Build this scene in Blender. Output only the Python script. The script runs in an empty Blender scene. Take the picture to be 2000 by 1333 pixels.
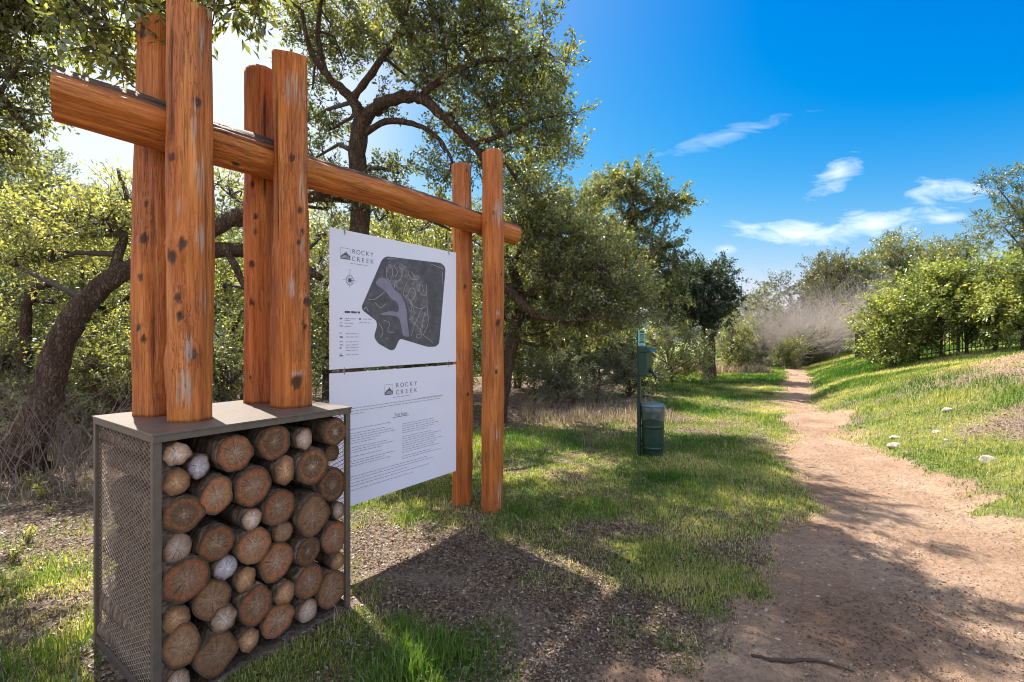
import bpy, math
import numpy as np
from mathutils import Matrix, Vector
sc = bpy.context.scene
R = math.radians
rng = np.random.default_rng(7)
# ------------------------------------------------------------------ camera, sky, sun, exposure
F = 950.0
cd = bpy.data.cameras.new('camera'); cam = bpy.data.objects.new('camera', cd)
sc.collection.objects.link(cam)
cd.sensor_width = 36; cd.lens = F / 2000 * 36; cd.shift_y = -0.00575
cd.clip_start = .05; cd.clip_end = 2000
cam.location = (0, 0, 1.6); cam.rotation_euler = (R(90), 0, 0)
sc.camera = cam
SUN_AZ, SUN_EL = -41.0, 55.0          # azimuth from +Y towards +X, elevation
az, el = R(SUN_AZ), R(SUN_EL)
SUND = Vector((math.sin(az) * math.cos(el), math.cos(az) * math.cos(el), math.sin(el)))
ld = bpy.data.lights.new('sun', 'SUN'); ld.energy = 5.0; ld.angle = R(.5); ld.color = (1, .94, .85)
lo = bpy.data.objects.new('sun', ld); sc.collection.objects.link(lo)
lo.rotation_euler = SUND.to_track_quat('Z', 'Y').to_euler()
sc.view_settings.view_transform = 'Standard'; sc.view_settings.look = 'None'
sc.view_settings.exposure = 1.58; sc.view_settings.gamma = 1
sc.cycles.filter_width = 1.05; sc.cycles.max_bounces = 7; sc.cycles.transparent_max_bounces = 4
sc.cycles.diffuse_bounces = 4; sc.cycles.glossy_bounces = 2; sc.cycles.transmission_bounces = 4
sc.cycles.use_adaptive_sampling = True; sc.cycles.adaptive_threshold = .02
FILL_CLOUD = 3.3  # brightness of the unseen cloud added as fill light
W = bpy.data.worlds.new('World'); sc.world = W; W.use_nodes = True

class NT:
    """tiny node-tree writer"""
    def __init__(s, t): s.t = t; t.nodes.clear()
    def n(s, typ, ins=None, **kw):
        nd = s.t.nodes.new(typ)
        for k, v in kw.items(): setattr(nd, k, v)
        for k, v in (ins or {}).items():
            sk = nd.inputs[k]
            if isinstance(v, bpy.types.NodeSocket): s.t.links.new(v, sk)
            elif isinstance(v, bpy.types.Node): s.t.links.new(v.outputs[0], sk)
            else: sk.default_value = v
        return nd
    def m(s, op, a, b=0.0, c=0.0, clamp=False):
        nd = s.n('ShaderNodeMath', {0: a, 1: b, 2: c}, operation=op); nd.use_clamp = clamp
        return nd.outputs[0]
    def mix(s, f, a, b, bt='MIX'):
        nd = s.t.nodes.new('ShaderNodeMix'); nd.data_type = 'RGBA'; nd.blend_type = bt
        for i, v in ((0, f), (6, a), (7, b)):
            if isinstance(v, bpy.types.NodeSocket): s.t.links.new(v, nd.inputs[i])
            else: nd.inputs[i].default_value = (*v, 1) if isinstance(v, tuple) and len(v) == 3 else v
        return nd.outputs[2]
    def ramp(s, f, stops, interp='LINEAR'):
        nd = s.n('ShaderNodeValToRGB', {0: f}); cr = nd.color_ramp; cr.interpolation = interp
        while len(cr.elements) < len(stops): cr.elements.new(.5)
        for e, (p, c) in zip(cr.elements, stops):
            e.position = p; e.color = (*c, 1) if not isinstance(c, float) else (c, c, c, 1)
        return nd.outputs[0]
    def noise(s, vec, scale, detail=4, rough=.55, dist=0.0):
        nd = s.n('ShaderNodeTexNoise', {'Scale': scale, 'Detail': detail, 'Roughness': rough, 'Distortion': dist})
        if vec is not None: s.t.links.new(vec, nd.inputs['Vector'])
        return nd.outputs[0]
    def attr(s, name): return s.n('ShaderNodeAttribute', attribute_name=name).outputs['Fac']

w = NT(W.node_tree)
sky = w.n('ShaderNodeTexSky', sky_type='NISHITA'); sky.sun_disc = False
sky.sun_elevation = el; sky.sun_rotation = az; sky.air_density = 1.0; sky.dust_density = 1.1; sky.ozone_density = 3.0
skg = w.n('ShaderNodeGamma', {'Color': w.mix(1.0, sky.outputs[0], (.30, .30, .30), 'MULTIPLY'), 'Gamma': 1.85}).outputs[0]
skg = w.n('ShaderNodeHueSaturation', {'Saturation': 1.19, 'Color': skg}).outputs[0]
skg = w.mix(1.0, skg, (.88, .73, 1.45), 'MULTIPLY')
knee = w.n('ShaderNodeVectorMath', {0: skg, 1: (.62, .82, 1.02)}, operation='MULTIPLY').outputs[0]
knee = w.n('ShaderNodeVectorMath', {0: knee, 1: (1, 1, 1)}, operation='ADD').outputs[0]
skc = w.n('ShaderNodeVectorMath', {0: skg, 1: knee}, operation='DIVIDE').outputs[0]
skc = w.mix(1.0, skc, (2.8, 2.8, 2.8), 'MULTIPLY')
tc = w.n('ShaderNodeTexCoord'); sep = w.n('ShaderNodeSeparateXYZ', {0: tc.outputs['Generated']})
dy = w.m('MAXIMUM', sep.outputs[1], .02)
gx = w.m('DIVIDE', sep.outputs[0], dy); gz = w.m('DIVIDE', sep.outputs[2], dy)
gv = w.n('ShaderNodeCombineXYZ', {0: gx, 1: gz, 2: 0.0}).outputs[0]
wisp = w.n('ShaderNodeMapping', {'Vector': gv, 'Rotation': (0, 0, R(-14)), 'Scale': (1, 3.2, 1)}).outputs[0]
nz = w.noise(wisp, 9, 7, .62, .6)
tot = None
for (px, py, a, b, ang, st) in [(1425, 262, 138, 18, 16, .40), (1637, 343, 52, 30, 35, .8), (1842, 374, 118, 24, 3, 1.0),
                                (1560, 455, 122, 30, -2, 1.0), (1700, 440, 150, 26, 7, 1.0), (1845, 428, 50, 13, 6, .7), (1420, 487, 30, 10, 0, .6)]:
    cx, cz = (px - 1000) / F, (655 - py) / F; ca, sa = math.cos(R(ang)), math.sin(R(ang))
    ux = w.m('SUBTRACT', gx, cx); uz = w.m('SUBTRACT', gz, cz)
    p = w.m('MULTIPLY', w.m('ADD', w.m('MULTIPLY', ux, ca), w.m('MULTIPLY', uz, sa)), F / a)
    q = w.m('MULTIPLY', w.m('SUBTRACT', w.m('MULTIPLY', uz, ca), w.m('MULTIPLY', ux, sa)), F / b)
    r2 = w.m('SQRT', w.m('ADD', w.m('MULTIPLY', p, p), w.m('MULTIPLY', q, q)))
    v = w.m('SUBTRACT', 1.0, r2)
    v = w.m('ADD', v, w.m('MULTIPLY', w.m('SUBTRACT', nz, .5), 3.0))
    v = w.m('MULTIPLY', w.m('MULTIPLY', v, .55, clamp=True), st, clamp=True)
    tot = v if tot is None else w.m('MAXIMUM', tot, v)
tot = w.m('MULTIPLY', tot, w.m('GREATER_THAN', sep.outputs[1], .05))
azc = w.m('DIVIDE', w.m('ADD', w.m('MULTIPLY', sep.outputs[0], math.sin(az)), w.m('MULTIPLY', sep.outputs[1], math.cos(az))),
          w.m('SQRT', w.m('ADD', w.m('MULTIPLY', sep.outputs[0], sep.outputs[0]), w.m('ADD', w.m('MULTIPLY', sep.outputs[1], sep.outputs[1]), 1e-5))))
hz = w.n('ShaderNodeMapRange', {'Value': azc, 'From Min': .84, 'From Max': .985, 'To Max': .85}); hz.interpolation_type = 'SMOOTHSTEP'
skc = w.mix(hz.outputs[0], skc, (2.25, 2.45, 2.6))     # bright haze below the sun
skc = w.mix(tot, skc, (3.4, 3.5, 3.9))
# bright broken cloud, added out of view behind and overhead to lift the shade
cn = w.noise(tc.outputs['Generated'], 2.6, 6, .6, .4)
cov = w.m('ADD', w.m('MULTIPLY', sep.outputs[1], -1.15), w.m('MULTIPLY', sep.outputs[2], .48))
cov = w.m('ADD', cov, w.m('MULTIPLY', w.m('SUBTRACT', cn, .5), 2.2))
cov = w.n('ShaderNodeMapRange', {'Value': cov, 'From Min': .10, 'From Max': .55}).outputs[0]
skc = w.mix(cov, skc, (FILL_CLOUD * .86, FILL_CLOUD * .95, FILL_CLOUD * 1.16))
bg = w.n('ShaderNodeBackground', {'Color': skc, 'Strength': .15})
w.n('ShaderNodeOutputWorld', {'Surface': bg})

# ------------------------------------------------------------------ helpers
U = np.array([.5836, .812, 0.]); V = np.array([-.812, .5836, 0.])
def uvz(u, v, z): return U * u + V * v + np.array([0, 0, z])
def at(px, py, d): return np.array([(px - 1000) / F * d, d, 1.6 - (py - 655) / F * d])
def vnoise(x, y, seed=0):
    xi = np.floor(x).astype(np.int64); yi = np.floor(y).astype(np.int64); fx = x - xi; fy = y - yi
    fx = fx * fx * (3 - 2 * fx); fy = fy * fy * (3 - 2 * fy)
    def h(a, b):
        n = (a * 374761393 + b * 668265263 + seed * 974634777) & 0xffffffff
        n = ((n ^ (n >> 13)) * 1274126177) & 0xffffffff
        return ((n ^ (n >> 16)) & 0xffff) / 65535.0
    return (h(xi, yi) * (1 - fx) + h(xi + 1, yi) * fx) * (1 - fy) + (h(xi, yi + 1) * (1 - fx) + h(xi + 1, yi + 1) * fx) * fy
def fbm(x, y, seed=0, o=4):
    s = 0; a = .5; t = 0
    for k in range(o): s = s + a * vnoise(x * 2 ** k, y * 2 ** k, seed + k * 17); t += a; a *= .5
    return s / t
def sstep(a, b, x):
    t = np.clip((x - a) / (b - a), 0, 1); return t * t * (3 - 2 * t)

def link(o, parent=None, label=None, cat=None, group=None, kind=None):
    sc.collection.objects.link(o)
    if parent: o.parent = parent
    if label: o['label'] = label
    if cat: o['category'] = cat
    if group: o['group'] = group
    if kind: o['kind'] = kind
    return o
def empty(name, loc, label, cat, group=None):
    o = bpy.data.objects.new(name, None); o.location = loc; o.empty_display_size = .1
    return link(o, None, label, cat, group)
def pmesh(name, verts, faces, mat, attrs=None, smooth=False):
    """faces: (n,3) or (n,4) array, or list of lists"""
    me = bpy.data.meshes.new(name)
    if isinstance(faces, np.ndarray):
        n, k = faces.shape
        me.vertices.add(len(verts)); me.vertices.foreach_set('co', np.asarray(verts, np.float32).ravel())
        me.loops.add(n * k); me.loops.foreach_set('vertex_index', faces.astype(np.int32).ravel())
        me.polygons.add(n); me.polygons.foreach_set('loop_start', np.arange(0, n * k, k, dtype=np.int32))
        me.update(calc_edges=True)
    else:
        me.from_pydata([tuple(v) for v in verts], [], [tuple(f) for f in faces])
    for k, a in (attrs or {}).items():
        at_ = me.attributes.new(k, 'FLOAT', 'POINT'); at_.data.foreach_set('value', np.asarray(a, np.float32))
    if smooth: me.polygons.foreach_set('use_smooth', np.ones(len(me.polygons), bool))
    if mat: me.materials.append(mat)
    me.update()
    return me
def obj(name, me, parent=None, loc=(0, 0, 0), **kw):
    o = bpy.data.objects.new(name, me)
    o.location = loc
    if parent: # parts are written in world space: undo the parent's place
        o.location = Vector(loc) - parent.location
    return link(o, parent, **kw)
class MB:
    """collects boxes / tubes / plates"""
    def __init__(s): s.v = []; s.f = []
    def add(s, vs, fs):
        b = len(s.v); s.v += [tuple(v) for v in vs]; s.f += [[b + i for i in f] for f in fs]
    def box(s, c, ax, ay, az_, hx, hy, hz):
        c, ax, ay, az_ = map(np.asarray, (c, ax, ay, az_))
        vs = [c + ax * hx * i + ay * hy * j + az_ * hz * k for i in (-1, 1) for j in (-1, 1) for k in (-1, 1)]
        s.add(vs, [(0, 1, 3, 2), (4, 6, 7, 5), (0, 4, 5, 1), (2, 3, 7, 6), (0, 2, 6, 4), (1, 5, 7, 3)])
    def uv(s, u0, u1, v0, v1, z0, z1):
        s.box(uvz((u0 + u1) / 2, (v0 + v1) / 2, (z0 + z1) / 2), U, V, (0, 0, 1), (u1 - u0) / 2, (v1 - v0) / 2, (z1 - z0) / 2)
    def tube(s, pts, rs, n=10, cap=True):
        pts = [np.asarray(p, float) for p in pts]; rings = []
        if np.isscalar(rs): rs = [rs] * len(pts)
        t0 = pts[1] - pts[0]; t0 /= np.linalg.norm(t0)
        a = np.cross(t0, (0, 0, 1.0) if abs(t0[2]) < .9 else (1.0, 0, 0)); a /= np.linalg.norm(a)
        vs = []
        for i, p in enumerate(pts):
            t = pts[min(i + 1, len(pts) - 1)] - pts[max(i - 1, 0)]; t /= np.linalg.norm(t) + 1e-9
            a = a - t * (a @ t); a /= np.linalg.norm(a) + 1e-9; b = np.cross(t, a)
            for k in range(n):
                th = 2 * math.pi * k / n; vs.append(p + (a * math.cos(th) + b * math.sin(th)) * rs[i])
        fs = [(i * n + k, i * n + (k + 1) % n, (i + 1) * n + (k + 1) % n, (i + 1) * n + k) for i in range(len(pts) - 1) for k in range(n)]
        if cap: fs += [tuple(range(n))[::-1], tuple((len(pts) - 1) * n + k for k in range(n))]
        s.add(vs, fs)
    def build(s, name, mat, parent=None, smooth=False, bevel=0, **kw):
        o = obj(name, pmesh(name, s.v, s.f, mat, smooth=smooth), parent, **kw)
        if bevel:
            m = o.modifiers.new('bevel', 'BEVEL'); m.width = bevel; m.segments = 2; m.limit_method = 'ANGLE'
        return o

# ------------------------------------------------------------------ materials
MATS = {}
def material(name, fn):
    m = bpy.data.materials.new(name); m.use_nodes = True; t = NT(m.node_tree); fn(t); MATS[name] = m; return m
def out(t, sh): t.n('ShaderNodeOutputMaterial', {'Surface': sh})
def princ(t, col, rough=.7, bump=None, bd=.01, bs=.5, metal=0.0, spec=.5, trans=None):
    ins = {'Roughness': rough, 'Metallic': metal, 'Specular IOR Level': spec}
    ins['Base Color'] = (*col, 1) if isinstance(col, tuple) else col
    p = t.n('ShaderNodeBsdfPrincipled', ins)
    if bump is not None:
        b = t.n('ShaderNodeBump', {'Height': bump, 'Distance': bd, 'Strength': bs}); t.t.links.new(b.outputs[0], p.inputs['Normal'])
    out(t, p); return p
def simple(name, col, rough=.6, metal=0.0, var=.12, scale=18):
    def fn(t):
        c = t.n('ShaderNodeTexCoord').outputs['Object']; n = t.noise(c, scale, 5)
        k = t.ramp(n, [(.3, tuple(x * (1 - var) for x in col)), (.7, tuple(min(1, x * (1 + var)) for x in col))])
        princ(t, k, rough, n, .002, .4, metal)
    return material(name, fn)
def leafmat(name, stops, tr=.42, gloss=.05):
    def fn(t):
        a = t.attr('rnd'); c = t.ramp(a, stops)
        d = t.n('ShaderNodeBsdfDiffuse', {'Color': c})
        c2 = t.mix(.72, c, (1.0, .95, .30), 'MULTIPLY')
        c2 = t.n('ShaderNodeBrightContrast', {'Color': c2, 'Bright': .0}).outputs[0]
        c3 = t.mix(1.0, c2, (2.3, 2.3, 2.0), 'MULTIPLY')
        l = t.n('ShaderNodeBsdfTranslucent', {'Color': c3})
        m = t.n('ShaderNodeMixShader', {0: tr, 1: d, 2: l})
        g = t.n('ShaderNodeBsdfGlossy', {'Color': (.9, .95, 1, 1), 'Roughness': .35})
        out(t, t.n('ShaderNodeMixShader', {0: gloss, 1: m, 2: g}))
    return material(name, fn)
L_oak = leafmat('oak_leaf', [(0, (.024, .034, .012)), (.4, (.066, .082, .026)), (.75, (.145, .155, .046)), (1, (.27, .26, .11))], .46, .07)
L_bright = leafmat('bright_leaf', [(0, (.042, .055, .018)), (.5, (.13, .145, .042)), (1, (.32, .31, .13))], .5, .07)
L_dark = leafmat('dark_leaf', [(0, (.012, .022, .011)), (.6, (.032, .050, .022)), (1, (.07, .088, .035))], .3)
L_grey = leafmat('grey_leaf', [(0, (.040, .052, .032)), (.6, (.095, .115, .065)), (1, (.18, .20, .12))], .42)
L_broad = leafmat('broad_leaf', [(0, (.035, .055, .015)), (.5, (.11, .145, .036)), (.85, (.25, .26, .075)), (1, (.38, .37, .17))], .46, .035)
L_brown = leafmat('brown_leaf', [(0, (.04, .045, .02)), (.6, (.085, .085, .035)), (1, (.15, .13, .06))], .35)
L_grass = leafmat('grass_blade', [(0, (.030, .085, .012)), (.33, (.070, .145, .020)), (.5, (.165, .205, .042)), (.72, (.33, .33, .11)), (1, (.50, .43, .22))], .40, .03)
L_litter = leafmat('litter', [(0, (.05, .03, .018)), (.4, (.14, .095, .06)), (.75, (.27, .20, .14)), (.93, (.30, .24, .185)), (1, (.44, .385, .32))], .12, .02)
L_dry = leafmat('dry_stem', [(0, (.16, .12, .09)), (.6, (.30, .24, .19)), (1, (.45, .38, .32))], .2, .01)

def fbark(t):
    c = t.n('ShaderNodeTexCoord').outputs['Object']
    mp = t.n('ShaderNodeMapping', {'Vector': c, 'Scale': (1, 1, .35)}).outputs[0]
    wv = t.n('ShaderNodeVectorMath', {0: mp, 1: t.n('ShaderNodeVectorMath', {0: t.n('ShaderNodeTexNoise', {'Vector': c, 'Scale': 11.0, 'Detail': 4.0}).outputs[1], 1: (.09, .09, .09)}, operation='MULTIPLY').outputs[0]}, operation='ADD').outputs[0]
    vo = t.n('ShaderNodeTexVoronoi', {'Vector': wv, 'Scale': 30}, feature='DISTANCE_TO_EDGE').outputs[0]
    n = t.noise(mp, 14, 6, .65); n2 = t.noise(c, 2.5, 3)
    col = t.ramp(n, [(.3, (.070, .044, .031)), (.55, (.155, .098, .066)), (.8, (.27, .195, .145))])
    col = t.mix(t.ramp(n2, [(.5, 0.0), (.7, .45)]), col, (.17, .10, .065))
    col = t.mix(t.ramp(vo, [(.0, .6), (.10, 0.0)]), col, (.025, .018, .013))
    h = t.m('ADD', t.m('MULTIPLY', t.m('MINIMUM', vo, .25), 2.5), n)
    princ(t, col, .92, h, .06, 1.0, spec=.2)
M_bark = material('oak_bark', fbark)
M_twig = simple('twig_bark', (.075, .055, .042), .9, var=.4, scale=30)
M_dead = simple('dead_twig', (.20, .155, .13), .9, var=.35, scale=20)
M_bare = simple('bare_shrub_twig', (.42, .365, .325), .9, var=.3, scale=8)

def fwood(t):
    oi = t.n('ShaderNodeObjectInfo'); c = t.n('ShaderNodeTexCoord').outputs['Object']
    off = t.n('ShaderNodeVectorMath', {0: c, 1: t.n('ShaderNodeCombineXYZ', {0: t.m('MULTIPLY', oi.outputs['Random'], 9.0), 1: 0.0, 2: t.m('MULTIPLY', oi.outputs['Random'], 31.0)})}, operation='ADD').outputs[0]
    fine = t.noise(t.n('ShaderNodeMapping', {'Vector': off, 'Scale': (34, 34, 1.5)}).outputs[0], 2.2, 6, .6, .6)
    mid = t.noise(t.n('ShaderNodeMapping', {'Vector': off, 'Scale': (9, 9, .9)}).outputs[0], 1.6, 4, .55, .4)
    big = t.noise(t.n('ShaderNodeMapping', {'Vector': off, 'Scale': (2.2, 2.2, 1.3)}).outputs[0], 1.5, 3)
    col = t.ramp(mid, [(.25, (.32, .080, .016)), (.5, (.52, .155, .028)), (.75, (.66, .25, .055))])
    col = t.mix(t.ramp(fine, [(.30, .70), (.52, 0.0)]), col, (.19, .048, .014))
    col = t.mix(t.ramp(fine, [(.60, 0.0), (.80, .30)]), col, (.58, .22, .07))
    col = t.mix(t.ramp(big, [(.45, 0.0), (.75, .45)]), col, (.34, .125, .055))
    hair = t.noise(t.n('ShaderNodeMapping', {'Vector': off, 'Scale': (55, 55, 1.1)}).outputs[0], 1.6, 5, .65, 1.2)
    hl = t.m('ABSOLUTE', t.m('SUBTRACT', hair, .5)); hk = t.m('MULTIPLY', t.ramp(hl, [(.0, 1.0), (.014, 0.0)]), t.ramp(big, [(.42, .15), (.6, 1.0)]))
    col = t.mix(t.m('MULTIPLY', hk, .8), col, (.055, .018, .008))
    spk = t.noise(t.n('ShaderNodeMapping', {'Vector': off, 'Scale': (26, 26, 7)}).outputs[0], 2.5, 4, .7)
    col = t.mix(t.ramp(spk, [(.62, 0.0), (.72, .55)]), col, (.20, .055, .018))
    # the weathered upper ends are greyer and redder
    kn = t.attr('knot'); col = t.mix(t.ramp(kn, [(.15, 0.0), (.45, .6), (.8, .95)]), col, (.060, .026, .014))
    ck = t.attr('crack'); col = t.mix(ck, col, (.05, .016, .008))
    wr = t.m('ADD', t.attr('worn'), t.m('MULTIPLY', t.m('SUBTRACT', fine, .5), 2.4))
    col = t.mix(t.ramp(wr, [(.70, 0.0), (1.0, .75)]), col, (.42, .33, .28))
    we = t.m('ADD', t.attr('weather'), t.m('MULTIPLY', t.m('SUBTRACT', fine, .5), 1.6))
    wcol = t.ramp(fine, [(.3, (.022, .014, .010)), (.55, (.075, .048, .032)), (.75, (.20, .15, .115))])
    col = t.mix(t.ramp(we, [(.35, 0.0), (.6, .95)]), col, wcol)
    h = t.m('ADD', fine, t.m('MULTIPLY', mid, 1.5)); h = t.m('SUBTRACT', h, t.m('MULTIPLY', hk, .8)); h = t.m('SUBTRACT', h, t.m('MULTIPLY', t.attr('weather'), t.m('MULTIPLY', fine, -1.5)))
    princ(t, col, t.ramp(fine, [(.3, .62), (.7, .45)]), h, .009, .8, spec=.32)
M_wood = material('stained_timber', fwood)

def fendgrain(base, ring, core, name):
    def fn(t):
        c = t.n('ShaderNodeTexCoord').outputs['Object']; r = t.attr('rad')
        oi = t.n('ShaderNodeObjectInfo').outputs['Random']
        nz_ = t.noise(c, 22, 5, .6); n2 = t.noise(c, 70, 4, .7)
        rr = t.m('ADD', r, t.m('MULTIPLY', t.m('SUBTRACT', nz_, .5), .34))
        col = t.ramp(rr, [(0, core), (.30, base), (.58, tuple(x * .72 for x in base)), (.72, ring), (.86, tuple(x * .55 for x in ring)), (.93, (.035, .022, .015))])
        rings = t.m('SINE', t.m('MULTIPLY', t.m('ADD', r, t.m('MULTIPLY', t.m('SUBTRACT', nz_, .5), .10)), 78.0)); col = t.mix(t.m('MULTIPLY', t.m('ADD', rings, 1.0), .22), col, (.05, .028, .015))
        th = t.attr('ang'); rc = t.noise(t.n('ShaderNodeCombineXYZ', {0: t.m('MULTIPLY', t.m('COSINE', th), 4.0), 1: t.m('MULTIPLY', t.m('SINE', th), 4.0), 2: t.m('MULTIPLY', oi, 20.0)}).outputs[0], 3.5, 3, .7)
        col = t.mix(t.m('MULTIPLY', t.ramp(rc, [(.54, 0.0), (.60, 1.0)]), t.ramp(r, [(.6, 1.0), (.9, 0.0)])), col, (.03, .017, .010))
        col = t.mix(t.m('MULTIPLY', t.ramp(n2, [(.42, .6), (.58, 0.0)]), .9), col, tuple(x * .25 for x in base))
        n3 = t.noise(c, 38, 4, .7, .8); col = t.mix(t.m('MULTIPLY', t.ramp(n3, [(.60, 0.0), (.72, .5)]), t.ramp(r, [(.3, 1.0), (.6, 0.0)])), col, tuple(min(.5, x * 1.5) for x in core))
        n4 = t.noise(c, 9, 3, .6); col = t.mix(t.ramp(n4, [(.5, 0.0), (.7, .5)]), col, tuple(x * .5 for x in base))
        hs = t.n('ShaderNodeHueSaturation', {'Value': t.m('ADD', 1.2, t.m('MULTIPLY', oi, .9)), 'Color': col}).outputs[0]
        princ(t, hs, .75, t.m('ADD', n2, t.m('MULTIPLY', rings, .2)), .004, .6, spec=.3)
    return material(name, fn)
ENDS = {'brown': fendgrain((.27, .150, .085), (.31, .092, .028), (.30, .22, .17), 'end_brown'),
        'gold': fendgrain((.42, .225, .11), (.20, .085, .035), (.50, .34, .20), 'end_gold'),
        'pale': fendgrain((.46, .34, .27), (.30, .15, .075), (.55, .44, .38), 'end_pale'),
        'grey': fendgrain((.26, .150, .085), (.25, .105, .040), (.23, .165, .115), 'end_grey'),
        'dark': fendgrain((.12, .066, .036), (.21, .076, .026), (.30, .23, .16), 'end_dark'),
        'white': fendgrain((.42, .37, .40), (.26, .20, .19), (.48, .44, .46), 'end_white')}
def flogbark(t):
    c = t.n('ShaderNodeTexCoord').outputs['Object']
    n = t.noise(t.n('ShaderNodeMapping', {'Vector': c, 'Scale': (30, 30, 6)}).outputs[0], 1.5, 6, .65)
    col = t.ramp(n, [(.3, (.040, .026, .018)), (.5, (.12, .078, .052)), (.75, (.32, .235, .175))])
    princ(t, col, .9, n, .01, .8, spec=.2)
M_logbark = material('firewood_bark', flogbark)
M_steel = simple('bronze_painted_steel', (.105, .080, .064), .42, .0, .18, 25)
M_meshst = simple('mesh_steel', (.26, .19, .14), .45, .0, .2, 40)
M_galv = simple('galvanised_link', (.32, .31, .30), .35, .8)
M_panel = simple('white_sign_panel', (.70, .69, .79), .38, .0, .03, 2.2)
M_ink = simple('dark_ink', (.085, .080, .095), .6, .0, .05)
M_inkl = simple('light_ink', (.36, .35, .42), .6, .0, .05)
M_inkr = simple('reddish_ink', (.50, .30, .34), .6, .0, .05)
M_green = simple('dark_green_paint', (.007, .034, .022), .38, .0, .2, 20)
M_dgreen = simple('black_green_paint', (.006, .022, .017), .4, .0, .2, 20)
M_teal = simple('teal_sign_face', (.16, .42, .34), .45, .0, .1)
M_black = simple('black_iron', (.012, .012, .013), .45)
M_rockm = None
def frock(t):
    c = t.n('ShaderNodeTexCoord').outputs['Object']; n = t.noise(c, 9, 7, .65)
    princ(t, t.ramp(n, [(.3, (.13, .11, .085)), (.5, (.30, .27, .225)), (.8, (.50, .47, .42))]), .9, n, .02, .8, spec=.2)
M_rock = material('limestone', frock)
def fmap(t):
    c = t.n('ShaderNodeTexCoord').outputs['Object']; n = t.noise(c, 16, 7, .7); n2 = t.noise(c, 4.5, 3)
    col = t.ramp(n, [(.3, (.045, .042, .050)), (.6, (.10, .093, .105)), (.8, (.18, .165, .175))])
    col = t.mix(t.ramp(n2, [(.45, 0.0), (.7, .5)]), col, (.055, .060, .055)); princ(t, col, .5)
M_map = material('aerial_print', fmap)
def fhood(t):
    c = t.n('ShaderNodeTexCoord').outputs['Object']
    v = t.n('ShaderNodeTexVoronoi', {'Vector': c, 'Scale': 42}).outputs['Color']; n = t.noise(c, 9, 5, .7)
    g = t.n('ShaderNodeSeparateColor', {0: v}).outputs[0]
    col = t.mix(g, (.085, .078, .088), (.20, .17, .17)); col = t.mix(t.ramp(n, [(.45, 0.0), (.6, .7)]), col, (.06, .055, .068)); princ(t, col, .5)
M_hood = material('aerial_lots', fhood)
M_creek = simple('creek_print', (.21, .19, .25), .5, .0, .12, 12)
M_street = simple('street_print', (.33, .30, .33), .5, .0, .2, 12)

# ------------------------------------------------------------------ the lie of the land
TL = np.array([(-30, -9), (0, -.3), (1.5, .05), (2.24, .50), (2.95, 1.30), (4.4, 2.35), (6.76, 3.85), (11.3, 6.15), (19, 10.6), (26, 14.2), (33, 20), (60, 45)])
TR = np.array([(-30, 2), (0, 2.6), (1.5, 2.9), (2.24, 3.3), (4.05, 4.2), (4.98, 4.55), (7.4, 5.35), (10.5, 6.8), (12.7, 7.95), (19, 12.0), (26, 15.7), (33, 22), (60, 47)])
def trail(x, y):
    xl = np.interp(y, TL[:, 0], TL[:, 1]); xr = np.interp(y, TR[:, 0], TR[:, 1])
    return xl, xr
def height(x, y):
    xl, xr = trail(x, y); w_ = (x - (xl + xr) / 2) * .84
    e = np.maximum(w_ - (xr - xl) * .34, 0)
    h = 1.9 * (1 - np.exp(-.42 * e / 1.9)) * sstep(1.5, 5, y)
    h = h + .42 * np.exp(-(((x - 9.0) / 1.7) ** 2 + ((y - 8.3) / 2.0) ** 2))
    L = -.6 * x + .8 * y
    dn = np.maximum(L - 15, 0)
    h = h - np.minimum(.32 * dn ** 2 / (dn + 6), 9) * sstep(8, -2, x - .25 * y)
    h = h + .05 * (fbm(x * .7, y * .7, 3) - .5) + .034 * (fbm(x * 4, y * 4, 9, 3) - .5)
    rut = sstep(.1, 1., (x - xl) / np.maximum(xr - xl, .1)) * sstep(1.1, .5, (x - xl) / np.maximum(xr - xl, .1))
    return h - .035 * rut
def trailmask(x, y):
    xl, xr = trail(x, y)
    s = np.minimum(x - xl, xr - x)
    n = fbm(x * 1.1, y * 1.1, 21) - .5; n2 = fbm(x * 6, y * 6, 33, 3) - .5
    return sstep(-.25, .35, s + n * 1.3 + n2 * .5 - .02)
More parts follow.
